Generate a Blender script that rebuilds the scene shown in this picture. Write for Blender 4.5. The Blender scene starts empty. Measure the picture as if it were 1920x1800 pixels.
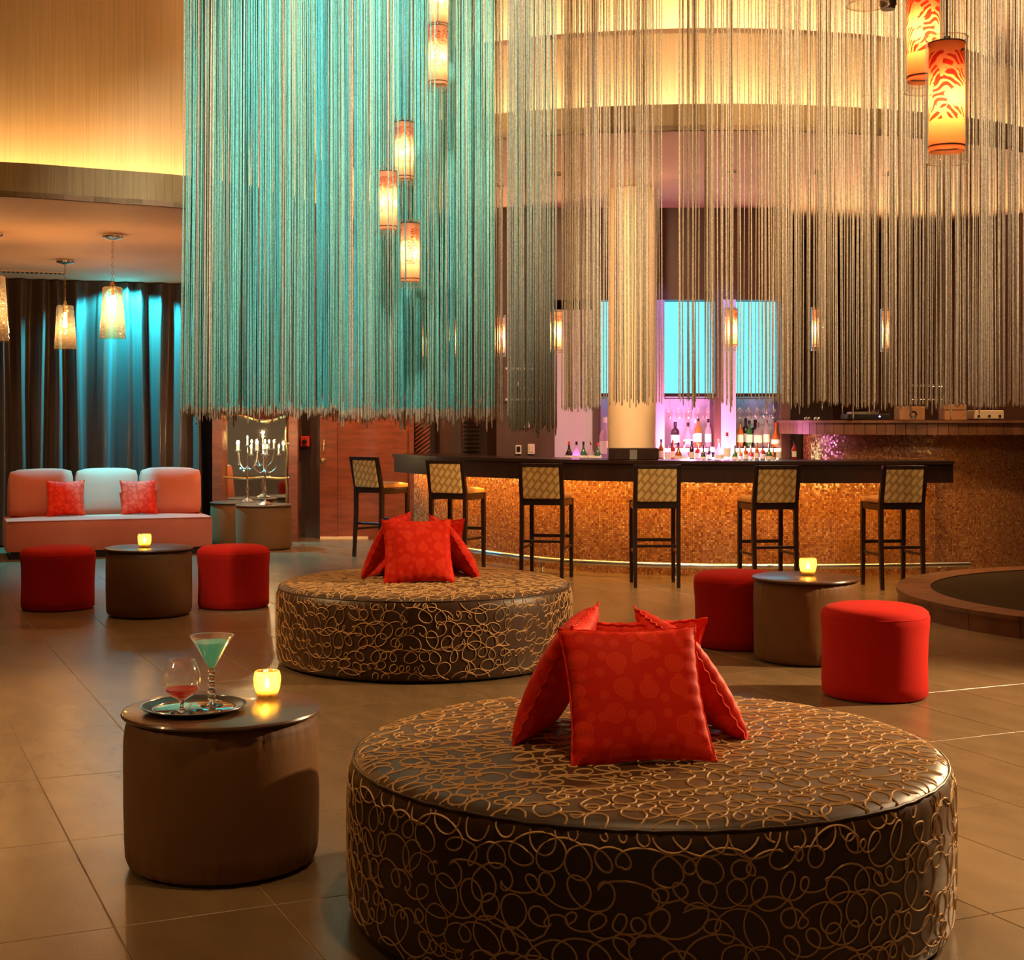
import bpy, bmesh, math, random
import numpy as np
from mathutils import Vector, Matrix, noise

random.seed(7)
PI = math.pi
SC = bpy.context.scene
COL = SC.collection

# ------------------------------------------------------------------ camera
F, CX, HY, CH = 2731.0, 960.0, 790.0, 1.40      # focal (px), principal x, horizon y, eye height
cam_d = bpy.data.cameras.new('camera')
cam_d.sensor_width = 36.0
cam_d.lens = F / 1920.0 * 36.0
cam_d.shift_y = -(900.0 - HY) / 1920.0
cam_d.clip_end = 200
cam = bpy.data.objects.new('camera', cam_d)
cam.location = (0, 0, CH)
cam.rotation_euler = (PI / 2, 0, 0)
COL.objects.link(cam)
SC.camera = cam

# ------------------------------------------------------------------ world, exposure
w = bpy.data.worlds.new('world'); SC.world = w
w.use_nodes = True
w.node_tree.nodes['Background'].inputs[0].default_value = (1.0, 0.62, 0.34, 1)
w.node_tree.nodes['Background'].inputs[1].default_value = 0.075
vs = SC.view_settings
vs.view_transform = 'Standard'; vs.look = 'None'; vs.gamma = 1.0; vs.use_curve_mapping = False
vs.exposure = 0.75
try:
    cy = SC.cycles
    cy.max_bounces = 8; cy.diffuse_bounces = 3; cy.glossy_bounces = 3; cy.transmission_bounces = 6; cy.transparent_max_bounces = 12
except AttributeError:
    pass

# ------------------------------------------------------------------ large lights
def spot(name, loc, tgt, power, col, deg=60, blend=0.6, rad=0.08):
    d = bpy.data.lights.new(name, 'SPOT'); d.energy = power; d.color = col
    d.spot_size = math.radians(deg); d.spot_blend = blend; d.shadow_soft_size = rad
    o = bpy.data.objects.new(name, d); COL.objects.link(o)
    o.location = loc
    o.rotation_euler = (Vector(tgt) - Vector(loc)).to_track_quat('-Z', 'Y').to_euler()
    return o
def point(name, loc, power, col, rad=0.03, parent=None):
    d = bpy.data.lights.new(name, 'POINT'); d.energy = power; d.color = col; d.shadow_soft_size = rad
    o = bpy.data.objects.new(name, d); COL.objects.link(o); o.location = loc
    if parent: o.parent = parent
    return o

WARM = (1.0, 0.60, 0.26); WARM2 = (1.0, 0.68, 0.37); AMBER = (1.0, 0.5, 0.14)
TEAL = (0.02, 0.66, 1.0); PINK = (1.0, 0.25, 0.55); BLUE = (0.15, 0.25, 1.0)
# key from the right, warm
spot('spot_right_key', (4.9, 7.7, 2.6), (0.9, 6.2, 0.1), 900, WARM2, 75, 0.7, 0.10)
spot('spot_right_floor', (3.4, 4.2, 5.4), (2.7, 4.9, 0), 620, WARM2, 50, 0.9, 0.15)
spot('spot_right_low', (3.75, 8.25, 1.3), (1.05, 4.4, 0.33), 260, (1.0, 0.66, 0.30), 20, 0.7, 0.05)  # added out-of-frame spot that gilds the ottoman's right side
# left
spot('spot_left', (-4.6, 7.6, 3.0), (-1.4, 6.9, 0.1), 300, WARM, 56, 0.8, 0.10)
spot('spot_left_low', (-3.6, 3.2, 2.2), (-0.95, 4.6, 0.25), 45, WARM, 32, 0.9, 0.1)  # added fill from out of frame for the drinks table
# added fill spots at ceiling height over the lounge, without fixtures
for i, (x, y, p) in enumerate([(-2.3, 4.2, 55), (0.5, 3.7, 210), (-0.6, 7.6, 130), (1.6, 7.4, 25), (-3.4, 9.2, 110), (2.2, 10.6, 260), (-0.2, 10.7, 190)]):
    spot('fill_spot', (x, y, 5.4), (x, y + 0.3, 0), p, WARM, 62, 0.9, 0.12)
# string curtains
spot('spot_curtain_teal', (-2.3, 5.6, 5.35), (-1.6, 9.3, 3.3), 560, (1.0, 0.90, 0.70), 46, 0.6, 0.1)
spot('spot_curtain_teal', (-0.6, 5.6, 5.35), (-0.7, 9.1, 3.3), 560, (1.0, 0.90, 0.70), 46, 0.6, 0.1)
spot('spot_curtain_warm', (1.0, 5.6, 5.35), (1.2, 9.6, 3.5), 600, WARM2, 54, 0.8, 0.1)
spot('spot_curtain_end', (3.4, 5.2, 5.3), (2.8, 8.4, 3.4), 750, (1.0, 0.78, 0.52), 46, 0.8, 0.1)
# sofa
spot('spot_sofa_teal', (-4.36, 16.42, 2.965), (-4.44, 16.72, 1.0), 520, TEAL, 140, 0.4, 0.03)
spot('spot_sofa_teal', (-3.95, 14.75, 2.95), (-4.33, 15.66, 0.76), 760, TEAL, 25, 0.6, 0.03)
spot('spot_sofa_warm', (-5.9, 14.2, 2.95), (-5.3, 15.6, 0.7), 42, WARM, 70, 0.7, 0.05)
spot('spot_sofa_warm', (-4.4, 13.4, 2.95), (-4.1, 15.4, 0.3), 14, WARM, 70, 0.7, 0.05)
# added fill spots under the soffit that brighten the door and mirror wall
spot('fill_spot', (-2.6, 15.3, 2.95), (-2.7, 16.6, 0.9), 65, (1.0, 0.5, 0.25), 95, 0.8, 0.05)
spot('fill_spot', (-1.3, 16.3, 2.95), (-1.5, 17.3, 0.8), 115, (1.0, 0.5, 0.25), 110, 0.8, 0.05)
# added fill spot under the canopy that brightens the column
spot('fill_spot', (1.0, 12.0, 3.5), (1.13, 13.8, 2.2), 130, WARM2, 100, 0.8, 0.05)
# added unseen fill that washes the canopy from the booth and the bar back
spot('fill_uplight', (4.6, 15.6, 1.7), (4.3, 13.6, 3.6), 260, WARM, 110, 0.9, 0.1)
spot('fill_uplight', (2.9, 15.4, 1.7), (2.6, 13.4, 3.6), 120, WARM, 110, 0.9, 0.1)
spot('fill_uplight', (-0.6, 15.3, 1.5), (-0.3, 13.4, 3.6), 120, WARM, 110, 0.9, 0.1)
spot('fill_spot', (2.6, 11.6, 3.55), (2.6, 12.9, 0.5), 110, WARM, 90, 0.8, 0.05)  # added fill spots below the canopy for bar front, stools and booth
spot('fill_spot', (4.6, 12.4, 3.55), (4.5, 13.4, 0.8), 110, WARM, 90, 0.8, 0.05)
spot('fill_spot', (0.2, 11.9, 3.55), (0.2, 13.2, 0.5), 90, WARM, 90, 0.8, 0.05)

# ------------------------------------------------------------------ pixel helpers
def P(px, py, D):
    return Vector(((px - CX) / F * D, D, CH - (py - HY) / F * D))
def XD(px, D):
    return (px - CX) / F * D
def ZD(py, D):
    return CH - (py - HY) / F * D

# ------------------------------------------------------------------ materials
MATS = {}
def nd(nt, t, **kw):
    n = nt.nodes.new(t)
    for k, v in kw.items():
        setattr(n, k, v)
    return n
def mat(name, col, rough=0.5, metal=0.0, spec=0.5, sheen=0.0, sheen_col=None, noise_s=None, noise_amt=0.2, stretch=(1, 1, 1),
        bump=None, bump_d=0.003, emis=None, emis_s=0.0, trans=0.0, coat=0.0, rnd=0.0, coord='Object', col2=None):
    m = bpy.data.materials.new(name); m.use_nodes = True
    nt = m.node_tree; b = nt.nodes['Principled BSDF']
    b.inputs['Base Color'].default_value = (*col, 1); b.inputs['Roughness'].default_value = rough
    b.inputs['Metallic'].default_value = metal; b.inputs['Specular IOR Level'].default_value = spec
    b.inputs['Sheen Weight'].default_value = sheen
    if sheen_col: b.inputs['Sheen Tint'].default_value = (*sheen_col, 1)
    b.inputs['Coat Weight'].default_value = coat
    b.inputs['Transmission Weight'].default_value = trans
    if emis:
        b.inputs['Emission Color'].default_value = (*emis, 1); b.inputs['Emission Strength'].default_value = emis_s
    if noise_s or bump:
        tc = nd(nt, 'ShaderNodeTexCoord'); mp = nd(nt, 'ShaderNodeMapping')
        mp.inputs['Scale'].default_value = stretch
        nt.links.new(tc.outputs[coord], mp.inputs['Vector'])
    last = None
    if noise_s:
        n = nd(nt, 'ShaderNodeTexNoise'); n.inputs['Scale'].default_value = noise_s; n.inputs['Detail'].default_value = 4
        nt.links.new(mp.outputs[0], n.inputs['Vector'])
        r = nd(nt, 'ShaderNodeMix', data_type='RGBA')
        c2 = col2 if col2 else tuple(c * (1 - noise_amt) for c in col)
        c1 = col if col2 else tuple(min(1, c * (1 + noise_amt)) for c in col)
        r.inputs[6].default_value = (*c1, 1); r.inputs[7].default_value = (*c2, 1)
        mr = nd(nt, 'ShaderNodeMapRange'); mr.inputs[1].default_value = 0.3; mr.inputs[2].default_value = 0.7
        nt.links.new(n.outputs[0], mr.inputs[0]); nt.links.new(mr.outputs[0], r.inputs[0])
        last = r.outputs[2]
    if rnd:
        oi = nd(nt, 'ShaderNodeObjectInfo'); hs = nd(nt, 'ShaderNodeHueSaturation')
        mr2 = nd(nt, 'ShaderNodeMapRange'); mr2.inputs[3].default_value = 1 - rnd; mr2.inputs[4].default_value = 1 + rnd
        nt.links.new(oi.outputs['Random'], mr2.inputs[0]); nt.links.new(mr2.outputs[0], hs.inputs['Value'])
        if last: nt.links.new(last, hs.inputs['Color'])
        else: hs.inputs['Color'].default_value = (*col, 1)
        last = hs.outputs[0]
    if last: nt.links.new(last, b.inputs['Base Color'])
    if bump:
        n2 = nd(nt, 'ShaderNodeTexNoise'); n2.inputs['Scale'].default_value = bump; n2.inputs['Detail'].default_value = 3
        nt.links.new(mp.outputs[0], n2.inputs['Vector'])
        bp = nd(nt, 'ShaderNodeBump'); bp.inputs['Distance'].default_value = bump_d; bp.inputs['Strength'].default_value = 0.6
        nt.links.new(n2.outputs[0], bp.inputs['Height']); nt.links.new(bp.outputs[0], b.inputs['Normal'])
    MATS[name] = m
    return m
def thin_glass(name, tint=(1, 1, 1), rough=0.02, refl=0.7, bump=None, glow=0.0):
    m = bpy.data.materials.new(name); m.use_nodes = True; nt = m.node_tree
    nt.nodes.remove(nt.nodes['Principled BSDF']); out = nt.nodes['Material Output']
    t = nd(nt, 'ShaderNodeBsdfTransparent'); t.inputs[0].default_value = (*tint, 1)
    g = nd(nt, 'ShaderNodeBsdfGlossy'); g.inputs['Roughness'].default_value = rough; g.inputs[0].default_value = (1, 1, 1, 1)
    lw = nd(nt, 'ShaderNodeLayerWeight'); lw.inputs[0].default_value = 0.35
    mr = nd(nt, 'ShaderNodeMapRange'); mr.inputs[3].default_value = 0.05; mr.inputs[4].default_value = refl
    mx = nd(nt, 'ShaderNodeMixShader')
    nt.links.new(lw.outputs['Facing'], mr.inputs[0]); nt.links.new(mr.outputs[0], mx.inputs[0])
    nt.links.new(t.outputs[0], mx.inputs[1]); nt.links.new(g.outputs[0], mx.inputs[2]); nt.links.new(mx.outputs[0], out.inputs[0])
    if bump:
        v = nd(nt, 'ShaderNodeTexVoronoi'); v.inputs['Scale'].default_value = bump
        tc = nd(nt, 'ShaderNodeTexCoord'); nt.links.new(tc.outputs['Object'], v.inputs['Vector'])
        bp = nd(nt, 'ShaderNodeBump'); bp.inputs['Distance'].default_value = 0.006
        nt.links.new(v.outputs['Distance'], bp.inputs['Height'])
        nt.links.new(bp.outputs[0], g.inputs['Normal']); nt.links.new(bp.outputs[0], lw.inputs['Normal'])
    if glow:
        tl = nd(nt, 'ShaderNodeBsdfTranslucent'); tl.inputs[0].default_value = (*tint, 1)
        m2 = nd(nt, 'ShaderNodeMixShader'); m2.inputs[0].default_value = glow
        nt.links.new(mx.outputs[0], m2.inputs[1]); nt.links.new(tl.outputs[0], m2.inputs[2]); nt.links.new(m2.outputs[0], out.inputs[0])
    MATS[name] = m
    return m
def liquid(name, col, k=0.45):
    m = bpy.data.materials.new(name); m.use_nodes = True; nt = m.node_tree
    nt.nodes.remove(nt.nodes['Principled BSDF']); out = nt.nodes['Material Output']
    t = nd(nt, 'ShaderNodeBsdfTransparent'); t.inputs[0].default_value = (*col, 1)
    d = nd(nt, 'ShaderNodeBsdfTranslucent'); d.inputs[0].default_value = (*col, 1)
    d2 = nd(nt, 'ShaderNodeBsdfDiffuse'); d2.inputs[0].default_value = (*col, 1)
    a = nd(nt, 'ShaderNodeMixShader'); a.inputs[0].default_value = 0.5
    nt.links.new(d.outputs[0], a.inputs[1]); nt.links.new(d2.outputs[0], a.inputs[2])
    mx = nd(nt, 'ShaderNodeMixShader'); mx.inputs[0].default_value = k
    nt.links.new(t.outputs[0], mx.inputs[1]); nt.links.new(a.outputs[0], mx.inputs[2]); nt.links.new(mx.outputs[0], out.inputs[0])
    MATS[name] = m
    return m
def emit(name, col, s):
    m = bpy.data.materials.new(name); m.use_nodes = True; nt = m.node_tree
    nt.nodes.remove(nt.nodes['Principled BSDF']); e = nd(nt, 'ShaderNodeEmission')
    e.inputs[0].default_value = (*col, 1); e.inputs[1].default_value = s
    nt.links.new(e.outputs[0], nt.nodes['Material Output'].inputs[0]); MATS[name] = m
    return m

mat('tile', (0.185, 0.118, 0.056), 0.27, spec=0.5, noise_s=2.2, noise_amt=0.16, stretch=(1, 2.5, 1), rnd=0.07, bump=60, bump_d=0.0006)
mat('grout', (0.34, 0.225, 0.125), 0.8)
mat('plaster', (0.76, 0.51, 0.34), 0.7, noise_s=0.8, noise_amt=0.06)
mat('plaster_dark', (0.30, 0.17, 0.12), 0.7)
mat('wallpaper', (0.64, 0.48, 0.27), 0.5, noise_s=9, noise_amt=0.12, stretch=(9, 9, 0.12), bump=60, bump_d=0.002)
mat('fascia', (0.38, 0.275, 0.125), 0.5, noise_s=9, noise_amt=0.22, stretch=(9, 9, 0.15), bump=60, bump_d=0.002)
mat('wall_brown', (0.095, 0.045, 0.03), 0.45, noise_s=3, noise_amt=0.2, stretch=(3, 3, 0.3))
mat('wood_red', (0.22, 0.055, 0.022), 0.35, noise_s=4, noise_amt=0.25, stretch=(1, 1, 6), spec=0.4)
mat('wood_dark', (0.026, 0.012, 0.008), 0.35, spec=0.3, noise_s=6, noise_amt=0.2, stretch=(8, 8, 1), coat=0.05)
mat('wood_top', (0.105, 0.048, 0.024), 0.30, noise_s=5, noise_amt=0.25, stretch=(1, 8, 1), coat=0.12)
mat('wood_step', (0.16, 0.07, 0.035), 0.4, noise_s=6, noise_amt=0.25, rnd=0.12)
mat('carpet', (0.040, 0.026, 0.013), 0.95, spec=0.05, noise_s=90, noise_amt=0.3, bump=200, bump_d=0.002)
mat('red_fabric', (0.50, 0.012, 0.006), 0.85, spec=0.15, sheen=0.08, sheen_col=(1, 0.2, 0.1), noise_s=160, noise_amt=0.06, bump=350, bump_d=0.0006)
mat('brown_fabric', (0.18, 0.078, 0.022), 0.6, spec=0.3, sheen=0.08, sheen_col=(1, 0.7, 0.4), bump=300, bump_d=0.0006, noise_s=3, noise_amt=0.12)
mat('ottoman_fabric', (0.050, 0.021, 0.009), 0.42, spec=0.4, sheen=0.16, sheen_col=(1, 0.60, 0.22), bump=400, bump_d=0.0005, noise_s=2.5, noise_amt=0.2)
mat('cord', (0.64, 0.39, 0.17), 0.7, spec=0.15)
mat('coral', (0.58, 0.155, 0.090), 0.7, spec=0.2, sheen=0.08, sheen_col=(1, 0.6, 0.5), noise_s=3, noise_amt=0.06, bump=250, bump_d=0.0008)
mat('drape', (0.085, 0.048, 0.034), 0.28, spec=0.7, sheen=0.08, noise_s=2, noise_amt=0.2, stretch=(2, 2, 0.2))
mat('chrome', (0.75, 0.75, 0.75), 0.15, 1.0)
mat('steel_blue', (0.62, 0.66, 0.70), 0.25, 1.0)
mat('gold', (0.78, 0.56, 0.25), 0.25, 1.0)
mat('silver', (0.80, 0.74, 0.62), 0.2, 1.0)
mat('mirror', (0.85, 0.80, 0.68), 0.04, 1.0)
mat('dark_iron', (0.03, 0.02, 0.018), 0.4, 0.6)
mat('black', (0.012, 0.010, 0.010), 0.3)
mat('cream', (0.78, 0.58, 0.36), 0.6)
mat('lilac_lit', (0.62, 0.50, 0.62), 0.6)  # pale wall colour with the purple lamplight mixed in
mat('white_plastic', (0.75, 0.62, 0.52), 0.4)
mat('alarm_red', (0.65, 0.05, 0.02), 0.4)
mat('seat_leather', (0.62, 0.30, 0.09), 0.4)
mat('label_paper', (0.85, 0.78, 0.66), 0.6)
mat('wax', (0.9, 0.8, 0.6), 0.5)
mat('grey_metal', (0.30, 0.28, 0.25), 0.4, 0.8)
mat('beige_case', (0.55, 0.45, 0.30), 0.45)
mat('speaker_wood', (0.35, 0.17, 0.07), 0.5)
mat('bottle_green', (0.02, 0.12, 0.03), 0.08, spec=0.8)
mat('bottle_amber', (0.40, 0.11, 0.015), 0.08, spec=0.8)
mat('bottle_dark', (0.02, 0.010, 0.012), 0.08, spec=0.8)
mat('bottle_red', (0.35, 0.02, 0.015), 0.1, spec=0.8)
liquid('bottle_clear', (0.9, 0.78, 0.80), 0.35)
thin_glass('glass', (0.97, 0.94, 0.90), 0.02, 0.75)
thin_glass('glass_lamp', (0.96, 0.93, 0.88), 0.03, 0.55, glow=0.05)
thin_glass('glass_drink', (0.97, 0.92, 0.86), 0.05, 0.95, glow=0.10)
mat('solid_glass', (0.95, 0.92, 0.88), 0.0, trans=1.0)
thin_glass('glass_shade', (0.95, 0.72, 0.48), 0.05, 0.65, bump=30, glow=0.05)
thin_glass('glass_votive', (1.0, 0.80, 0.36), 0.05, 0.6, bump=55, glow=0.4)
liquid('drink_teal', (0.30, 0.90, 0.92), 0.75)
liquid('drink_pink', (0.80, 0.10, 0.08), 0.55)
emit('cove_strip', (1.0, 0.64, 0.28), 27.0)
emit('cove_strip_pale', (1.0, 0.76, 0.48), 26.0)
emit('bar_strip', (1.0, 0.45, 0.08), 40.0)
emit('flame', (1.0, 0.72, 0.32), 60.0)
emit('bulb', (1.0, 0.72, 0.34), 40.0)
emit('shelf_pink', (1.0, 0.62, 0.80), 9.0)
emit('shelf_amber', (1.0, 0.70, 0.30), 9.0)

def thread_mat(name, attr='col'):
    m = bpy.data.materials.new(name); m.use_nodes = True; nt = m.node_tree; b = nt.nodes['Principled BSDF']
    a = nd(nt, 'ShaderNodeAttribute', attribute_name=attr)
    tc = nd(nt, 'ShaderNodeTexCoord'); n = nd(nt, 'ShaderNodeTexNoise'); n.inputs['Scale'].default_value = 75; n.inputs['Detail'].default_value = 1
    nt.links.new(tc.outputs['Object'], n.inputs['Vector'])
    mr = nd(nt, 'ShaderNodeMapRange'); mr.inputs[1].default_value = 0.35; mr.inputs[2].default_value = 0.65
    mr.inputs[3].default_value = 0.72; mr.inputs[4].default_value = 1.18
    hs = nd(nt, 'ShaderNodeHueSaturation')
    nt.links.new(n.outputs[0], mr.inputs[0]); nt.links.new(mr.outputs[0], hs.inputs['Value'])
    nt.links.new(a.outputs['Color'], hs.inputs['Color']); nt.links.new(hs.outputs[0], b.inputs['Base Color'])
    b.inputs['Roughness'].default_value = 0.6; b.inputs['Sheen Weight'].default_value = 0.3
    MATS[name] = m
thread_mat('thread')

def mosaic_mat(name, s=46.0):
    m = bpy.data.materials.new(name); m.use_nodes = True; nt = m.node_tree; b = nt.nodes['Principled BSDF']
    tc = nd(nt, 'ShaderNodeTexCoord'); sc = nd(nt, 'ShaderNodeVectorMath', operation='SCALE'); sc.inputs['Scale'].default_value = s
    fl = nd(nt, 'ShaderNodeVectorMath', operation='FLOOR'); fr = nd(nt, 'ShaderNodeVectorMath', operation='FRACTION')
    wn = nd(nt, 'ShaderNodeTexWhiteNoise', noise_dimensions='2D')
    nt.links.new(tc.outputs['UV'], sc.inputs[0]); nt.links.new(sc.outputs[0], fl.inputs[0]); nt.links.new(sc.outputs[0], fr.inputs[0])
    nt.links.new(fl.outputs[0], wn.inputs['Vector'])
    cr = nd(nt, 'ShaderNodeValToRGB'); e = cr.color_ramp.elements
    e[0].position = 0.0; e[0].color = (0.16, 0.045, 0.02, 1); e[1].position = 1.0; e[1].color = (0.55, 0.32, 0.14, 1)
    for p, c in ((0.15, (0.26, 0.095, 0.034, 1)), (0.55, (0.34, 0.145, 0.052, 1)), (0.9, (0.40, 0.19, 0.07, 1))):
        k = e.new(p); k.color = c
    nt.links.new(wn.outputs['Value'], cr.inputs[0])
    sx = nd(nt, 'ShaderNodeSeparateXYZ'); nt.links.new(fr.outputs[0], sx.inputs[0])
    def edge(o):
        a = nd(nt, 'ShaderNodeMath', operation='SUBTRACT'); a.inputs[1].default_value = 0.5; nt.links.new(o, a.inputs[0])
        c = nd(nt, 'ShaderNodeMath', operation='ABSOLUTE'); nt.links.new(a.outputs[0], c.inputs[0]); return c.outputs[0]
    mxx = nd(nt, 'ShaderNodeMath', operation='MAXIMUM'); nt.links.new(edge(sx.outputs[0]), mxx.inputs[0]); nt.links.new(edge(sx.outputs[1]), mxx.inputs[1])
    gt = nd(nt, 'ShaderNodeMath', operation='GREATER_THAN'); gt.inputs[1].default_value = 0.44; nt.links.new(mxx.outputs[0], gt.inputs[0])
    mx = nd(nt, 'ShaderNodeMix', data_type='RGBA'); mx.inputs[7].default_value = (0.12, 0.06, 0.03, 1)
    nt.links.new(gt.outputs[0], mx.inputs[0]); nt.links.new(cr.outputs[0], mx.inputs[6]); nt.links.new(mx.outputs[2], b.inputs['Base Color'])
    # each tessera is set at its own slight angle
    nm = nd(nt, 'ShaderNodeNewGeometry'); sub = nd(nt, 'ShaderNodeVectorMath', operation='SUBTRACT'); sub.inputs[1].default_value = (0.5, 0.5, 0.5)
    nt.links.new(wn.outputs['Color'], sub.inputs[0])
    s2 = nd(nt, 'ShaderNodeVectorMath', operation='SCALE'); s2.inputs['Scale'].default_value = 0.35; nt.links.new(sub.outputs[0], s2.inputs[0])
    ad = nd(nt, 'ShaderNodeVectorMath', operation='ADD'); nt.links.new(nm.outputs['Normal'], ad.inputs[0]); nt.links.new(s2.outputs[0], ad.inputs[1])
    no = nd(nt, 'ShaderNodeVectorMath', operation='NORMALIZE'); nt.links.new(ad.outputs[0], no.inputs[0]); nt.links.new(no.outputs[0], b.inputs['Normal'])
    b.inputs['Roughness'].default_value = 0.22; b.inputs['Specular IOR Level'].default_value = 0.8
    MATS[name] = m
mosaic_mat('mosaic', 55.0)

def pillow_mat():
    m = bpy.data.materials.new('pillow_red'); m.use_nodes = True; nt = m.node_tree; b = nt.nodes['Principled BSDF']
    tc = nd(nt, 'ShaderNodeTexCoord'); mp = nd(nt, 'ShaderNodeMapping'); mp.inputs['Scale'].default_value = (1, 1, 0)
    nt.links.new(tc.outputs['Object'], mp.inputs['Vector'])
    last = None
    base = (0.78, 0.028, 0.011, 1); hi = (0.92, 0.055, 0.020, 1)
    prev = None
    for s, thr in ((10.5, 0.030), (17.0, 0.014)):
        v = nd(nt, 'ShaderNodeTexVoronoi', voronoi_dimensions='2D'); v.inputs['Scale'].default_value = s; v.inputs['Randomness'].default_value = 0.55
        nt.links.new(mp.outputs[0], v.inputs['Vector'])
        a = nd(nt, 'ShaderNodeMath', operation='LESS_THAN'); a.inputs[1].default_value = thr * s; nt.links.new(v.outputs['Distance'], a.inputs[0])
        wv = nd(nt, 'ShaderNodeMath', operation='MULTIPLY'); wv.inputs[1].default_value = 2 * PI * 2.5 / (thr * s); nt.links.new(v.outputs['Distance'], wv.inputs[0])
        sn = nd(nt, 'ShaderNodeMath', operation='SINE'); nt.links.new(wv.outputs[0], sn.inputs[0])
        mr = nd(nt, 'ShaderNodeMapRange'); mr.inputs[1].default_value = -1; mr.inputs[3].default_value = 0.6; nt.links.new(sn.outputs[0], mr.inputs[0])
        k = nd(nt, 'ShaderNodeMath', operation='MULTIPLY'); nt.links.new(a.outputs[0], k.inputs[0]); nt.links.new(mr.outputs[0], k.inputs[1])
        if prev is None: prev = k.outputs[0]
        else:
            x = nd(nt, 'ShaderNodeMath', operation='MAXIMUM'); nt.links.new(prev, x.inputs[0]); nt.links.new(k.outputs[0], x.inputs[1]); prev = x.outputs[0]
    mx = nd(nt, 'ShaderNodeMix', data_type='RGBA'); mx.inputs[6].default_value = base; mx.inputs[7].default_value = hi
    nt.links.new(prev, mx.inputs[0]); nt.links.new(mx.outputs[2], b.inputs['Base Color'])
    b.inputs['Roughness'].default_value = 0.55; b.inputs['Specular IOR Level'].default_value = 0.06; b.inputs['Sheen Weight'].default_value = 0.0; b.inputs['Sheen Tint'].default_value = (1, 0.3, 0.15, 1)
    MATS['pillow_red'] = m
pillow_mat()

def weave_mat():   # gold stool backs: interlocked short bars
    m = bpy.data.materials.new('weave_gold'); m.use_nodes = True; nt = m.node_tree; b = nt.nodes['Principled BSDF']
    tc = nd(nt, 'ShaderNodeTexCoord'); mp = nd(nt, 'ShaderNodeMapping'); mp.inputs['Scale'].default_value = (15, 1, 15)
    nt.links.new(tc.outputs['Object'], mp.inputs['Vector'])
    sx = nd(nt, 'ShaderNodeSeparateXYZ'); nt.links.new(mp.outputs[0], sx.inputs[0])
    def M(op, a, c):
        n = nd(nt, 'ShaderNodeMath', operation=op)
        for i, q in enumerate((a, c)):
            if q is None: continue
            if isinstance(q, (int, float)): n.inputs[i].default_value = q
            else: nt.links.new(q, n.inputs[i])
        return n.outputs[0]
    u = M('ADD', sx.outputs[0], M('MULTIPLY', sx.outputs[2], 0.8)); v = M('SUBTRACT', sx.outputs[0], M('MULTIPLY', sx.outputs[2], 0.8))
    iv = M('FLOOR', v, None)
    fu = M('ABSOLUTE', M('SUBTRACT', M('FRACT', M('ADD', M('MULTIPLY', u, 0.62), M('MULTIPLY', iv, 0.5)), None), 0.5), None)
    fv = M('ABSOLUTE', M('SUBTRACT', M('FRACT', v, None), 0.5), None)
    val = M('SUBTRACT', 0.36, M('MAXIMUM', M('MULTIPLY', fu, 0.9), fv))
    mr = nd(nt, 'ShaderNodeMapRange'); mr.inputs[1].default_value = -0.08; mr.inputs[2].default_value = 0.10; nt.links.new(val, mr.inputs[0])
    mx = nd(nt, 'ShaderNodeMix', data_type='RGBA'); mx.inputs[6].default_value = (0.42, 0.24, 0.06, 1); mx.inputs[7].default_value = (0.78, 0.54, 0.20, 1)
    nt.links.new(mr.outputs[0], mx.inputs[0]); nt.links.new(mx.outputs[2], b.inputs['Base Color'])
    b.inputs['Roughness'].default_value = 0.5
    MATS['weave_gold'] = m
weave_mat()

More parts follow.
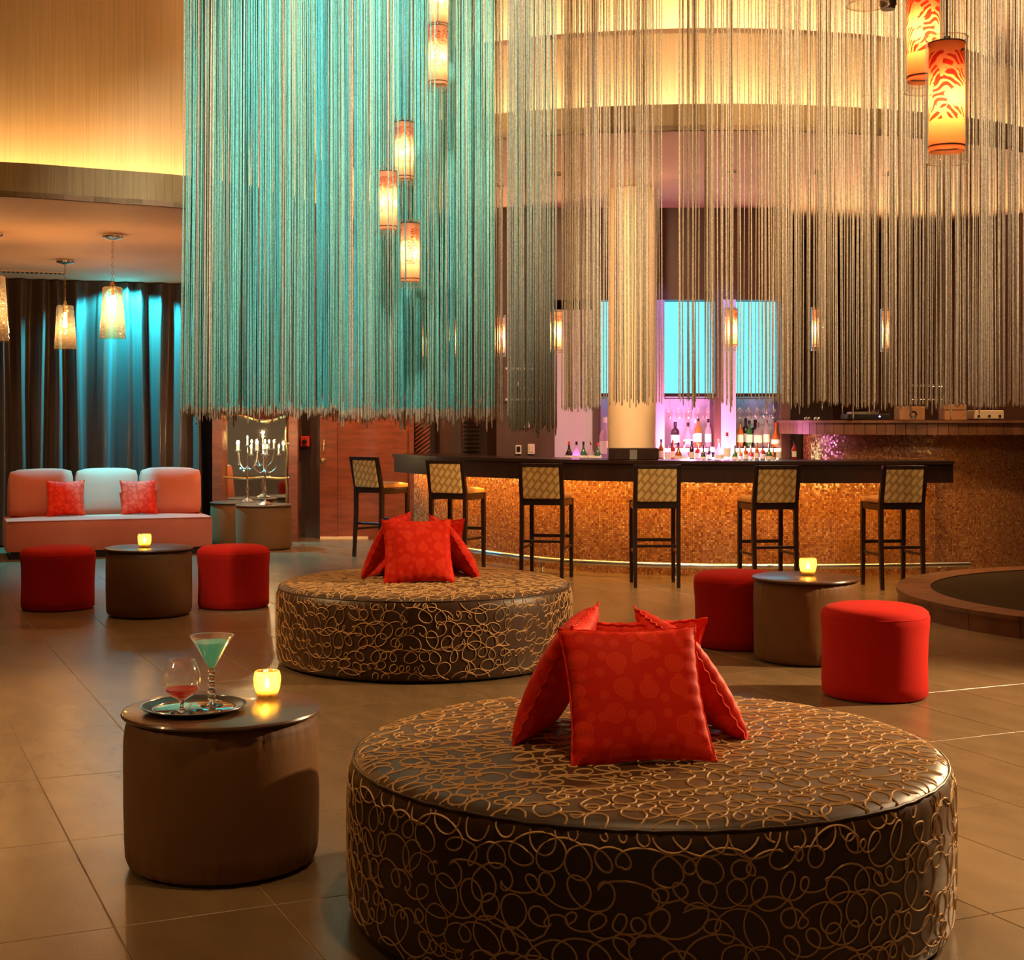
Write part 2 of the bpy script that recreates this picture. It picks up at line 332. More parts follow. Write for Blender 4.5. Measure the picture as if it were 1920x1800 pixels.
def shade_mat(name, base, motif, k_trans=0.8, motif_s=27.0):   # printed translucent lampshade
    m = bpy.data.materials.new(name); m.use_nodes = True; nt = m.node_tree
    nt.nodes.remove(nt.nodes['Principled BSDF']); out = nt.nodes['Material Output']
    tc = nd(nt, 'ShaderNodeTexCoord'); sp = nd(nt, 'ShaderNodeSeparateXYZ'); nt.links.new(tc.outputs['Object'], sp.inputs[0])
    v = nd(nt, 'ShaderNodeTexVoronoi', feature='F1'); v.inputs['Scale'].default_value = motif_s
    mp = nd(nt, 'ShaderNodeMapping'); mp.inputs['Scale'].default_value = (1.0, 1.0, 0.75); mp.inputs['Rotation'].default_value = (0.4, 0.3, 0.6)
    nt.links.new(tc.outputs['Object'], mp.inputs['Vector']); nt.links.new(mp.outputs[0], v.inputs['Vector'])
    a = nd(nt, 'ShaderNodeMath', operation='LESS_THAN'); a.inputs[1].default_value = 0.64; nt.links.new(v.outputs['Distance'], a.inputs[0])
    wv = nd(nt, 'ShaderNodeTexWave', wave_type='BANDS', bands_direction='DIAGONAL'); wv.inputs['Scale'].default_value = motif_s * 0.95; wv.inputs['Distortion'].default_value = 5.0; wv.inputs['Detail'].default_value = 0
    nt.links.new(tc.outputs['Object'], wv.inputs['Vector'])
    slit = nd(nt, 'ShaderNodeMath', operation='GREATER_THAN'); slit.inputs[1].default_value = 0.33; nt.links.new(wv.outputs['Fac'], slit.inputs[0])
    n = nd(nt, 'ShaderNodeTexNoise'); n.inputs['Scale'].default_value = 14; nt.links.new(tc.outputs['Object'], n.inputs['Vector'])
    g1 = nd(nt, 'ShaderNodeMath', operation='GREATER_THAN'); g1.inputs[1].default_value = 0.43; nt.links.new(n.outputs[0], g1.inputs[0])
    zl = nd(nt, 'ShaderNodeMath', operation='GREATER_THAN'); zl.inputs[1].default_value = 0.13; nt.links.new(sp.outputs[2], zl.inputs[0])
    zh = nd(nt, 'ShaderNodeMath', operation='LESS_THAN'); zh.inputs[1].default_value = 0.345; nt.links.new(sp.outputs[2], zh.inputs[0])
    k = a.outputs[0]
    for q in (g1, zl, zh, slit):
        x = nd(nt, 'ShaderNodeMath', operation='MULTIPLY'); nt.links.new(k, x.inputs[0]); nt.links.new(q.outputs[0], x.inputs[1]); k = x.outputs[0]
    mx = nd(nt, 'ShaderNodeMix', data_type='RGBA'); mx.inputs[6].default_value = (*base, 1); mx.inputs[7].default_value = (*motif, 1)
    nt.links.new(k, mx.inputs[0])
    t = nd(nt, 'ShaderNodeBsdfTranslucent'); d = nd(nt, 'ShaderNodeBsdfDiffuse')
    nt.links.new(mx.outputs[2], t.inputs[0]); nt.links.new(mx.outputs[2], d.inputs[0])
    ms = nd(nt, 'ShaderNodeMixShader'); ms.inputs[0].default_value = k_trans
    nt.links.new(d.outputs[0], ms.inputs[1]); nt.links.new(t.outputs[0], ms.inputs[2]); nt.links.new(ms.outputs[0], out.inputs[0])
    MATS[name] = m
shade_mat('shade_orange', (0.90, 0.30, 0.10), (0.55, 0.02, 0.01))
shade_mat('shade_blush', (0.92, 0.52, 0.36), (0.50, 0.10, 0.05), motif_s=60)

def niche_mat():
    m = bpy.data.materials.new('niche_light'); m.use_nodes = True; nt = m.node_tree
    nt.nodes.remove(nt.nodes['Principled BSDF']); e = nd(nt, 'ShaderNodeEmission')
    e.inputs[0].default_value = (0.12, 0.66, 0.86, 1); e.inputs[1].default_value = 1.3
    nt.links.new(e.outputs[0], nt.nodes['Material Output'].inputs[0]); MATS['niche_light'] = m
niche_mat()

# ------------------------------------------------------------------ mesh building
class MB:
    def __init__(s):
        s.v = []; s.f = []; s.uv = {}
    def quad(s, a, b, c, d):
        i = len(s.v); s.v += [tuple(a), tuple(b), tuple(c), tuple(d)]; s.f.append((i, i + 1, i + 2, i + 3)); return s
    def box(s, x0, x1, y0, y1, z0, z1, ch=0.0):
        i = len(s.v)
        if ch <= 0:
            for z in (z0, z1):
                for x, y in ((x0, y0), (x1, y0), (x1, y1), (x0, y1)): s.v.append((x, y, z))
            for q in ((3, 2, 1, 0), (4, 5, 6, 7), (0, 1, 5, 4), (1, 2, 6, 5), (2, 3, 7, 6), (3, 0, 4, 7)):
                s.f.append(tuple(i + k for k in q))
            return s
        c = min(ch, abs(x1 - x0) / 2.01, abs(y1 - y0) / 2.01, abs(z1 - z0) / 2.01)
        rings = [(z0, c), (z0 + c, 0), (z1 - c, 0), (z1, c)]
        for z, k in rings:
            # octagonal plan, chamfered verticals
            for x, y in ((x0 + k + c, y0 + k), (x1 - k - c, y0 + k), (x1 - k, y0 + k + c), (x1 - k, y1 - k - c),
                         (x1 - k - c, y1 - k), (x0 + k + c, y1 - k), (x0 + k, y1 - k - c), (x0 + k, y0 + k + c)):
                s.v.append((x, y, z))
        for r in range(3):
            for k in range(8):
                a = i + r * 8 + k; b = i + r * 8 + (k + 1) % 8
                s.f.append((a, b, b + 8, a + 8))
        s.f.append(tuple(i + k for k in range(7, -1, -1))); s.f.append(tuple(i + 24 + k for k in range(8)))
        return s
    def lathe(s, prof, n=32, wob=None, a0=0.0, close=True):
        i = len(s.v); m = len(prof)
        for k in range(n):
            a = a0 + 2 * PI * k / n
            for j, (r, z) in enumerate(prof):
                rr = r if wob is None else r + wob(a, j, r, z)
                s.v.append((rr * math.cos(a), rr * math.sin(a), z))
        for k in range(n):
            b = i + k * m; c = i + ((k + 1) % n) * m
            for j in range(m - 1):
                s.f.append((b + j, c + j, c + j + 1, b + j + 1))
        if close:
            if prof[0][0] > 1e-6: s.f.append(tuple(i + k * m for k in range(n - 1, -1, -1)))
            if prof[-1][0] > 1e-6: s.f.append(tuple(i + k * m + m - 1 for k in range(n)))
        return s
    def tube(s, pts, r, n=8, cap=True):
        pts = [Vector(p) for p in pts]; i = len(s.v); m = len(pts)
        up = Vector((0, 0, 1)); prev = None
        for k, p in enumerate(pts):
            t = (pts[min(k + 1, m - 1)] - pts[max(k - 1, 0)]).normalized()
            if prev is None:
                u = t.cross(up if abs(t.z) < 0.9 else Vector((1, 0, 0))).normalized()
            else:
                u = (prev - t * prev.dot(t)).normalized()
            prev = u; w_ = t.cross(u)
            rr = r[k] if isinstance(r, (list, tuple)) else r
            for q in range(n):
                a = 2 * PI * q / n
                s.v.append(tuple(p + (u * math.cos(a) + w_ * math.sin(a)) * rr))
        for k in range(m - 1):
            for q in range(n):
                a = i + k * n + q; b = i + k * n + (q + 1) % n
                s.f.append((a, b, b + n, a + n))
        if cap:
            s.f.append(tuple(i + q for q in range(n - 1, -1, -1))); s.f.append(tuple(i + (m - 1) * n + q for q in range(n)))
        return s
    def wall(s, pts, z0, z1, th):            # a wall that follows a plan line, with UVs in metres
        pts = [Vector((p[0], p[1])) for p in pts]; m = len(pts); off = []; L = [0]
        for k in range(m):
            t = (pts[min(k + 1, m - 1)] - pts[max(k - 1, 0)]).normalized()
            off.append(pts[k] + Vector((-t.y, t.x)) * th)
            if k: L.append(L[-1] + (pts[k] - pts[k - 1]).length)
        i = len(s.v)
        for k in range(m):
            a, b = pts[k], off[k]
            s.v += [(a.x, a.y, z0), (a.x, a.y, z1), (b.x, b.y, z1), (b.x, b.y, z0)]
        for k in range(m - 1):
            b = i + 4 * k; c = b + 4
            for f_, uv in (((b, c, c + 1, b + 1), ((L[k], z0), (L[k + 1], z0), (L[k + 1], z1), (L[k], z1))),
                           ((b + 1, c + 1, c + 2, b + 2), None), ((b + 2, c + 2, c + 3, b + 3), None), ((b + 3, c + 3, c, b), None)):
                if uv: s.uv[len(s.f)] = uv
                s.f.append(f_)
        s.f.append((i, i + 1, i + 2, i + 3)); e = i + 4 * (m - 1); s.f.append((e + 3, e + 2, e + 1, e))
        return s
    def slab(s, poly, z0, z1):
        i = len(s.v); n = len(poly)
        for z in (z0, z1):
            for p in poly: s.v.append((p[0], p[1], z))
        s.f.append(tuple(i + k for k in range(n - 1, -1, -1))); s.f.append(tuple(i + n + k for k in range(n)))
        for k in range(n):
            a = i + k; b = i + (k + 1) % n; s.f.append((a, b, b + n, a + n))
        return s
    def xf(s, M_, start=0):
        for k in range(start, len(s.v)): s.v[k] = tuple(M_ @ Vector(s.v[k]))
        return s
    def mesh(s, name, smooth=None):
        me = bpy.data.meshes.new(name); me.from_pydata(s.v, [], s.f)
        if s.uv:
            uvl = me.uv_layers.new(name='UVMap')
            for p in me.polygons:
                if p.index in s.uv:
                    for li, q in zip(p.loop_indices, s.uv[p.index]): uvl.data[li].uv = q
        bm = bmesh.new(); bm.from_mesh(me); bmesh.ops.recalc_face_normals(bm, faces=bm.faces); bm.to_mesh(me); bm.free()
        if smooth:
            me.polygons.foreach_set('use_smooth', [True] * len(me.polygons))
            me.set_sharp_from_angle(angle=math.radians(smooth))
        me.update()
        return me
    def build(s, name, m, parent=None, smooth=None, loc=None, rot=None):
        return link(name, s.mesh(name, smooth), m, parent, loc, rot)
def link(name, me, m, parent=None, loc=None, rot=None):
    if m is not None and not me.materials: me.materials.append(MATS[m])
    o = bpy.data.objects.new(name, me); COL.objects.link(o)
    if loc is not None: o.location = loc
    if rot is not None: o.rotation_euler = rot
    if parent is not None: o.parent = parent
    return o
def tag(o, label=None, cat=None, group=None, kind=None):
    if label: o['label'] = label
    if cat: o['category'] = cat
    if group: o['group'] = group
    if kind: o['kind'] = kind
    return o
def thing(name, label, cat, loc=(0, 0, 0), rz=0.0, group=None, kind=None):
    o = bpy.data.objects.new(name, None); o.empty_display_size = 0.1; COL.objects.link(o)
    o.location = loc; o.rotation_euler = (0, 0, rz)
    return tag(o, label, cat, group, kind)
def dup(root, loc, rz=0.0, label=None, group=None, scale=None):
    r = root.copy(); COL.objects.link(r); r.location = loc; r.rotation_euler = (0, 0, rz)
    if scale: r.scale = scale
    if label: r['label'] = label
    if group: r['group'] = group
    for ch in list(root.children):
        c = ch.copy(); COL.objects.link(c); c.parent = r
        for g in ch.children:
            d = g.copy(); COL.objects.link(d); d.parent = c
    return r
def struct(name, mb, m, parent=None, smooth=None, label=None):
    o = mb.build(name, m, parent, smooth)
    if parent is None:
        o['kind'] = 'structure'
        if label: o['label'] = label; o['category'] = name.split('_')[0]
    return o
def catmull(pts, n=8):
    pts = [Vector(p) for p in pts]; out = []
    for k in range(len(pts) - 1):
        a = pts[max(k - 1, 0)]; b = pts[k]; c = pts[k + 1]; d = pts[min(k + 2, len(pts) - 1)]
        for q in range(n):
            t = q / n
            out.append(0.5 * ((2 * b) + (c - a) * t + (2 * a - 5 * b + 4 * c - d) * t * t + (3 * b - a - 3 * c + d) * t ** 3))
    out.append(pts[-1]); return out
def offset(pts, d):
    pts = [Vector((p[0], p[1])) for p in pts]; m = len(pts); out = []
    for k in range(m):
        t = (pts[min(k + 1, m - 1)] - pts[max(k - 1, 0)]).normalized()
        out.append(pts[k] + Vector((-t.y, t.x)) * d)
    return out
def rbox(sx, sy, sz, r, bulge=0.0, seg=4):      # soft upholstered block, base centred at origin
    bm = bmesh.new(); bmesh.ops.create_cube(bm, size=1)
    bmesh.ops.scale(bm, vec=(sx, sy, sz), verts=bm.verts); bmesh.ops.translate(bm, vec=(0, 0, sz / 2), verts=bm.verts)
    bmesh.ops.subdivide_edges(bm, edges=bm.edges[:], cuts=5, use_grid_fill=True)
    for v in bm.verts:
        x, y, z = v.co.x / (sx / 2), v.co.y / (sy / 2), (v.co.z - sz / 2) / (sz / 2)
        p = Vector((v.co.x, v.co.y, v.co.z - sz / 2))
        # round the corners: pull to a superellipsoid-like box
        ax = max(0, abs(p.x) - (sx / 2 - r)); ay = max(0, abs(p.y) - (sy / 2 - r)); az = max(0, abs(p.z) - (sz / 2 - r))
        l = math.sqrt(ax * ax + ay * ay + az * az)
        if l > r:
            k = r / l
            p = Vector((math.copysign(abs(p.x) - ax + ax * k, p.x), math.copysign(abs(p.y) - ay + ay * k, p.y), math.copysign(abs(p.z) - az + az * k, p.z)))
        if bulge:
            p.z += bulge * (1 - x * x) * (1 - y * y) * (1 if z > 0.9 else 0)
            p.y += bulge * (1 - x * x) * (1 - z * z) * (1 if y > 0.9 else (-1 if y < -0.9 else 0))
        v.co = (p.x, p.y, p.z + sz / 2)
    me = bpy.data.meshes.new('soft_block'); bm.to_mesh(me); bm.free()
    me.polygons.foreach_set('use_smooth', [True] * len(me.polygons)); me.set_sharp_from_angle(angle=math.radians(50))
    return me

# ================================================================== THE SETTING
# ---- floor: slab with joints, tiles laid on a turned grid
E = Vector((0.413, -0.911)).normalized(); N = Vector((0.911, 0.413)).normalized()
TW, TL, GAP = 0.4575, 0.915, 0.0035
floor = struct('floor', MB().box(-9, 9, -3, 19, -0.12, -0.0022), 'grout', label='brown stone tile floor of the lounge')
def tile_mb(m_=None):
    mb = m_ or MB(); i = len(mb.v)
    a, b = TL / 2 - GAP / 2, TW / 2 - GAP / 2; c = 0.0012
    for z, k in ((-0.003, 0), (-0.0012, 0), (0.0, c)):
        for x, y in ((-a + k, -b + k), (a - k, -b + k), (a - k, b - k), (-a + k, b - k)): mb.v.append((x, y, z))
    for r in range(2):
        for q in range(4):
            u, v2 = i + r * 4 + q, i + r * 4 + (q + 1) % 4; mb.f.append((u, v2, v2 + 4, u + 4))
    mb.f.append((i + 8, i + 9, i + 10, i + 11)); return mb
tile_me = tile_mb().mesh('tile'); tile_me.materials.append(MATS['tile'])
rot_t = math.atan2(E.y, E.x)
cells = []
for i in range(-40, 45):
    for j in range(-26, 14):
        c = N * (1.119 + (i + 0.5) * TW) + E * (-3.21 + (j + 0.5) * TL)
        if not (-8.4 < c.x < 8.4 and -2.5 < c.y < 18.4): continue
        vis = c.y > 2.6 and abs(c.x) < 0.3516 * c.y + 0.5 and HY + F * CH / max(c.y + 0.5, 0.1) < 1820
        cells.append((0 if vis else 1, c.y, c))
cells.sort(key=lambda q: (q[0], q[1]))
rest = MB()
for k, (inv, _, c) in enumerate(cells):
    if k < 300 and not inv:
        link('tile', tile_me, None, floor, (c.x, c.y, 0), (0, 0, rot_t))
    else:
        s0 = len(rest.v); tile_mb(rest); rest.xf(Matrix.Translation((c.x, c.y, 0)) @ Matrix.Rotation(rot_t, 4, 'Z'), s0)
ro = rest.build('tile_field', 'tile', floor); ro['kind'] = 'stuff'

CEIL = 5.5
struct('ceiling', MB().box(-9, 9, -3, 19, CEIL, CEIL + 0.1), 'plaster', label='high plaster ceiling over the lounge')
struct('wall_left', MB().box(-8.2, -8.0, -3, 19, 0, CEIL), 'wall_brown', label='dark brown side wall')
struct('wall_right', MB().box(8.0, 8.2, -3, 19, 0, CEIL), 'wall_brown', label='dark brown side wall beyond the round step')
struct('wall_back', MB().box(-8, 8, 17.6, 17.8, 0, CEIL), 'wall_brown', label='dark maroon wall behind the bar and sofa')

struct('wall_slant', MB().wall([(3.88, 17.58), (5.5, 15.2), (6.5, 13.5), (7.95, 12.0)], 0, 3.6, 0.12), 'wall_brown', label='dark brown slanted wall behind the booth')

# ---- low soffit over the sofa with cove and wall above
LS = catmull([(-8.0, 10.25), (-6.0, 10.05), (-4.6, 10.15), (-3.64, 10.35), (-3.05, 10.62), (-2.44, 10.95), (-2.02, 11.45), (-1.7, 12.2), (-1.4, 13.4), (-1.2, 14.6)], 6)
soff = struct('ceiling_soffit', MB().slab([tuple(p) for p in LS] + [(-0.3, 17.6), (-8.0, 17.6)], 3.0, 3.04), 'plaster', label='low peach soffit ceiling above the sofa')
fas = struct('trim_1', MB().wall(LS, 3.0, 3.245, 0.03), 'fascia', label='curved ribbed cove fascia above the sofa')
LW = offset(LS, 0.38)
struct('wall_cove', MB().wall(LW, 3.04, CEIL, 0.06), 'wallpaper', smooth=40, label='gold ribbed wall glowing above the sofa cove')
cs = MB().wall(offset(LS, 0.12), 3.05, 3.07, 0.05).build('cove_light', 'cove_strip')
tag(cs, 'warm strip light hidden behind the cove over the sofa', 'light strip')
# ventilation slots in the soffit
vent = thing('ceiling_vent', 'slotted air vent in the peach soffit above the curtain', 'vent', tuple(P(64, 515, 15.6)[:2]) + (2.994,), math.radians(20))
MB().box(-0.34, 0.34, -0.09, 0.09, -0.004, 0.006).build('frame', 'plaster', vent)
for k in range(14):
    MB().box(-0.32 + k * 0.0475, -0.295 + k * 0.0475, -0.06, 0.06, -0.008, -0.003).build('slot', 'dark_iron', vent)

# ---- canopy above the bar: two stepped coves
CAN = catmull([(-2.15, 15.6), (-1.95, 14.3), (-1.65, 13.1), (-0.98, 11.95), (-0.12, 11.35), (0.7, 11.1), (1.6, 11.0), (2.5, 11.1), (3.4, 11.4), (4.3, 12.0), (5.2, 13.2), (5.7, 15.0)], 6)
struct('ceiling_canopy', MB().slab([tuple(p) for p in CAN] + [(5.9, 17.6), (-2.2, 17.6)], 3.6, 3.64), 'plaster', label='curved peach canopy ceiling over the bar')
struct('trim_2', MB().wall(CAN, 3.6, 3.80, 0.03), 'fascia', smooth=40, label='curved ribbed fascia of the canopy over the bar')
C1 = offset(CAN, 0.40)
struct('wall_canopy', MB().wall(C1, 3.64, 4.48, 0.04), 'wallpaper', smooth=40, label='gold curved wall above the bar canopy')
tag(MB().wall(offset(CAN, 0.13), 3.65, 3.67, 0.05).build('cove_light', 'cove_strip_pale'), 'warm strip light hidden in the lower cove above the bar', 'light strip')
struct('ceiling_ledge', MB().slab([tuple(p) for p in C1] + [(5.6, 17.6), (-1.8, 17.6)], 4.44, 4.48), 'plaster', label='ledge above the canopy wall')
C2 = offset(CAN, 0.80)
struct('wall_drum', MB().wall(C2, 4.48, CEIL, 0.04), 'wallpaper', smooth=40, label='gold upper curved wall over the bar')
tag(MB().wall(offset(CAN, 0.52), 4.49, 4.51, 0.05).build('cove_light', 'cove_strip_pale'), 'warm strip light hidden in the upper cove above the bar', 'light strip')
print('setting done')

# ---- back-left joinery: pillars, recess, door, slatted and louvred panels
def wpanel(px0, px1, D, z0, z1, th=0.08):
    return MB().box(XD(px0, D), XD(px1, D), D, D + th, z0, z1)
struct('trim_3', wpanel(398, 417, 16.78, 0, 3.0, 0.82), 'wood_red', label='red wood pillar beside the sofa')
struct('trim_4', wpanel(541, 558, 16.9, 0, 3.0, 0.12), 'wood_red', label='red wood pillar beside the wall mirror')
struct('wall_recess', wpanel(415, 545, 17.2, 0, 3.0, 0.05), 'wood_red', label='red wood wall behind the mirror')
door = struct('door_1', wpanel(600, 768, 17.35, 0.0, 2.6, 0.2), 'wood_red', label='red brown wooden door with brass knob')
for (a, b, z0, z1) in ((600, 632, 0.02, 2.58), (740, 764, 0.02, 2.58)):
    wpanel(a, b, 17.325, z0, z1, 0.03).build('stile', 'wood_red', door)
pl = P(608, 835, 17.32)
MB().box(pl.x - 0.012, pl.x + 0.012, pl.y - 0.02, pl.y + 0.02, pl.z - 0.07, pl.z + 0.07, 0.004).build('pull_plate', 'gold', door)
kn = P(606, 863, 17.3)
MB().lathe([(0, 0), (0.03, 0.004), (0.03, 0.012), (0.012, 0.02), (0.012, 0.035), (0.03, 0.05), (0.034, 0.065), (0.022, 0.08), (0, 0.083)], 16)\
    .xf(Matrix.Translation((kn.x, kn.y + 0.03, kn.z)) @ Matrix.Rotation(PI / 2, 4, 'X')).build('knob', 'gold', door, 40)
wpanel(600, 690, 17.30, 0, 0.03, 0.05).build('threshold', 'cream', door)
struct('trim_5', wpanel(768, 776, 17.2, 0, 3.0, 0.4), 'wood_red', label='red wood door post')
# diagonal slat screen
scr = thing('slat_screen', 'dark wall panel of diagonal slats beside the wooden door', 'screen', (XD(790, 17.3), 17.3, 0))
hw, z0s, z1s = (XD(808, 17.3) - XD(775, 17.3)) / 2, 0.0, 2.6
MB().box(-hw, hw, 0.02, 0.06, z0s, z1s).build('backing', 'wall_brown', scr)
k = -0.1
while k < z1s:
    za, zb = k, k + 2 * hw * 0.75
    if zb < z1s and za > 0:
        MB().slab([(-hw, za), (hw, zb), (hw, zb + 0.025), (-hw, za + 0.025)], 0, 0.03).xf(Matrix.Rotation(PI / 2, 4, 'X') @ Matrix.Translation((0, 0, -0.02))).build('slat', 'wood_red', scr)
    k += 0.05
struct('trim_6', wpanel(846, 856, 17.3, 0, 3.0, 0.3), 'wood_red', label='thin red wood post beside the louvre')
lou = thing('wall_louvre', 'small dark wall louvre with horizontal blades above the bar end', 'vent', (XD(884, 15.9), 15.9, ZD(815, 15.9)))
MB().box(-0.10, 0.10, 0.0, 0.04, -0.22, 0.22).build('frame', 'wall_brown', lou)
for k in range(9):
    MB().box(-0.085, 0.085, -0.02, 0.02, -0.19 + k * 0.045, -0.175 + k * 0.045).xf(Matrix.Identity(4)).build('blade', 'wood_dark', lou)
struct('wall_side', MB().box(XD(845, 15.94), XD(931, 15.94), 15.94, 17.6, 0, 3.0), 'wall_brown', label='maroon wall beside the bar end')
al = P(572, 828, 17.5)
fa = thing('fire_alarm', 'red fire alarm call point with dark round button on the wall', 'alarm', tuple(al))
MB().box(-0.055, 0.055, -0.03, 0.10, -0.065, 0.065, 0.01).build('case', 'alarm_red', fa)
MB().lathe([(0, 0), (0.028, 0), (0.028, 0.012), (0.02, 0.016), (0, 0.016)], 20).xf(Matrix.Translation((0, -0.03, 0.0)) @ Matrix.Rotation(PI / 2, 4, 'X')).build('button', 'dark_iron', fa, 40)
MB().box(-0.03, 0.03, -0.035, -0.028, -0.052, -0.042).build('label_strip', 'black', fa)

# ---- drape behind the sofa
def drape():
    a, b = Vector((-7.6, 15.55)), Vector((-3.62, 17.0)); n = 640; pts = []
    d = (b - a); nn = Vector((-d.y, d.x)).normalized(); L = d.length
    for k in range(n + 1):
        t = k / n; s = t * L
        ph = s * 2 * PI / 0.21 + 1.6 * math.sin(s * 3.1) + 0.9 * math.sin(s * 7.3)
        o = 0.075 * math.copysign(abs(math.sin(ph)) ** 0.8, math.sin(ph)) + 0.025 * math.sin(ph * 0.53 + 1) + 0.015 * math.sin(2 * ph)
        pts.append((a + d * t, o, ph))
    mb = MB(); zs = [0.02, 0.8, 1.7, 2.5, 2.99]; m = len(zs)
    for (p, o, ph) in pts:
        for j, z in enumerate(zs):
            q = p + nn * o * (1.15 - 0.12 * j) + (d / L) * (0.02 * math.sin(ph * 0.31 + j * 0.9))
            mb.v.append((q.x, q.y, z))
    for k in range(n):
        for j in range(m - 1):
            u = k * m + j; mb.f.append((u, u + m, u + m + 1, u + 1))
    return mb
dr = drape().build('drape', 'drape', None, 60)
tag(dr, 'floor length glossy brown pleated curtain behind the coral sofa', 'curtain')

# ---- back bar
BD = 15.0
struct('wall_bar', MB().box(XD(931, BD), XD(1040, BD), BD, BD + 0.3, 0, 3.6), 'wall_brown', label='maroon wall with small signs behind the bar')
struct('wall_lilac', MB().box(XD(1040, BD), XD(1111, BD), BD + 0.02, BD + 0.3, 0, 2.55), 'lilac_lit', label='lilac lit wall beside the bar niches')
struct('wall_header', MB().box(XD(1040, BD), XD(1482, BD), BD, BD + 0.3, ZD(562, BD), 3.6), 'wall_brown', label='dark brown panel above the lit bar niches')
struct('wall_niche', MB().box(XD(1100, BD), XD(1482, BD), BD + 0.42, BD + 0.5, 0, 2.7), 'lilac_lit', label='pale back of the bar niches')
for k, (a, b) in enumerate(((1111, 1126), (1229, 1246), (1341, 1352), (1465, 1482))):
    struct('trim_%d' % (7 + k), MB().box(XD(a, BD), XD(b, BD), BD, BD + 0.42, 0, ZD(562, BD)), 'wall_brown' if k in (0, 2) else ('lilac_lit' if k == 1 else 'wall_brown'),
           label=['dark post beside the lilac wall', 'lilac lit pilaster beside the cream column', 'dark post between the niches', 'brown post at the end of the bar niches'][k])
struct('trim_11', MB().box(XD(1352, BD), XD(1379, BD), BD - 0.03, BD + 0.42, 0, ZD(562, BD)), 'lilac_lit', label='lilac lit pilaster between the two lit bar niches')
nich = []
for k, (a, b) in enumerate(((1126, 1229), (1246, 1341), (1379, 1465))):
    t = thing('light_panel', ['glowing turquoise wall panel half hidden by the cream column', 'glowing turquoise wall panel above the pink lit bottles', 'glowing turquoise wall panel above the amber lit bottles'][k],
              'light panel', (XD((a + b) / 2, BD), BD + 0.12, ZD(737, BD)))
    hw = (XD(b, BD) - XD(a, BD)) / 2 - 0.005; h = ZD(564, BD) - ZD(737, BD)
    MB().box(-hw + 0.01, hw - 0.01, 0, 0.04, 0.0, h).build('diffuser', 'niche_light', t)
    MB().box(-hw, hw, -0.03, 0.06, -0.035, 0.0).build('bottom_rail', 'wood_dark', t)
    # hanging glass rack under the panel
    r = thing('glass_rack', ['chrome glass rack beside the cream column', 'chrome glass rack above the pink lit bottles', 'chrome glass rack above the amber lit bottles'][k], 'rack',
              (XD((a + b) / 2, BD), BD + 0.10, ZD(748, BD)))
    for q in range(6):
        x = -hw + 0.02 + q * (2 * hw - 0.04) / 5
        MB().box(x - 0.006, x + 0.006, -0.12, 0.2, 0.0, 0.008).build('rail', 'chrome', r)
    MB().box(-hw, hw, -0.125, -0.115, 0.0, 0.012).build('front_bar', 'chrome', r)
    for x in (-hw + 0.01, hw - 0.01):
        MB().box(x - 0.004, x + 0.004, -0.02, 0.0, 0.0, 0.03).build('hanger', 'chrome', r)
    nich.append((a, b, hw))

# wine glass hanging upside down
wg = MB().lathe([(0.034, 0), (0.034, 0.003), (0.006, 0.008), (0.004, 0.02), (0.004, 0.085), (0.012, 0.10), (0.034, 0.125), (0.040, 0.155), (0.036, 0.19), (0.031, 0.205)], 16, close=False)
wg.xf(Matrix.Diagonal((1, 1, -1, 1))); wg_me = wg.mesh('wine_glass', 40); wg_me.materials.append(MATS['glass'])
first = True
for k, (a, b, hw) in enumerate(nich[1:]):
    for q in range(5):
        x = XD(a, BD) + 0.06 + q * (2 * hw - 0.1) / 4.2
        o = link('wine_glass', wg_me, None, None, (x, BD + 0.08, ZD(748, BD) + 0.004))
        tag(o, ['wine glass hanging upside down over the pink lit bottles', 'wine glass hanging upside down over the amber lit bottles'][k], 'wine glass', ['glasses over the pink bottles', 'glasses over the amber bottles'][k])

# bottle shelves
SH = [('shelf_pink', ZD(838, BD), 1), ('shelf_amber', ZD(838, BD), 2)]
for mname, z, k in SH:
    a, b, hw = nich[k]; cx = XD((a + b) / 2, BD)
    t = thing('bottle_shelf', ['glowing pink bottle shelf in the niche', 'glowing amber bottle shelf in the niche'][k - 1], 'shelf', (cx, BD + 0.12, z - 0.05))
    MB().box(-hw, hw, -0.10, 0.28, 0.035, 0.05).build('shelf_board', 'glass', t)
    MB().box(-hw, hw, -0.095, -0.06, 0.0, 0.035).build('light_bar', mname, t)
    MB().box(-hw, hw, -0.06, 0.28, 0.0, 0.034).build('shelf_body', 'wood_dark', t)
bc = thing('back_counter', 'dark counter under the bottles behind the bar', 'counter', (XD(1290, 14.7), 14.7, 0))
x0, x1 = XD(1040, 14.7) - bc.location.x, XD(1462, 14.7) - bc.location.x
MB().box(x0, x1, -0.25, 0.28, 0, 0.97).build('body', 'wood_dark', bc)
MB().box(x0, x1, -0.27, 0.28, 0.97, 1.0).build('worktop', 'wood_dark', bc)
a, b, hw = nich[1]
MB().box(XD(1236, 14.7) - bc.location.x, XD(1370, 14.7) - bc.location.x, 0.20, 0.25, 1.0, 1.03).build('light_bar', 'shelf_pink', bc)
MB().box(XD(1374, 14.7) - bc.location.x, XD(1466, 14.7) - bc.location.x, 0.20, 0.25, 1.0, 1.03).build('light_bar', 'shelf_amber', bc)
point('bar_pink', (XD(1290, 14.8), 14.75, 1.25), 20, PINK, 0.06)
point('bar_pink', (XD(1362, 14.6), 14.6, 1.12), 6, PINK, 0.05)
point('bar_purple', (XD(1075, 14.6), 14.55, 1.04), 2.2, (0.75, 0.15, 0.8), 0.08)
spot('bar_blue', (XD(1362, 14.6), 14.62, 3.5), (XD(1364, 15), 15.0, 1.9), 60, BLUE, 34, 0.6, 0.04)
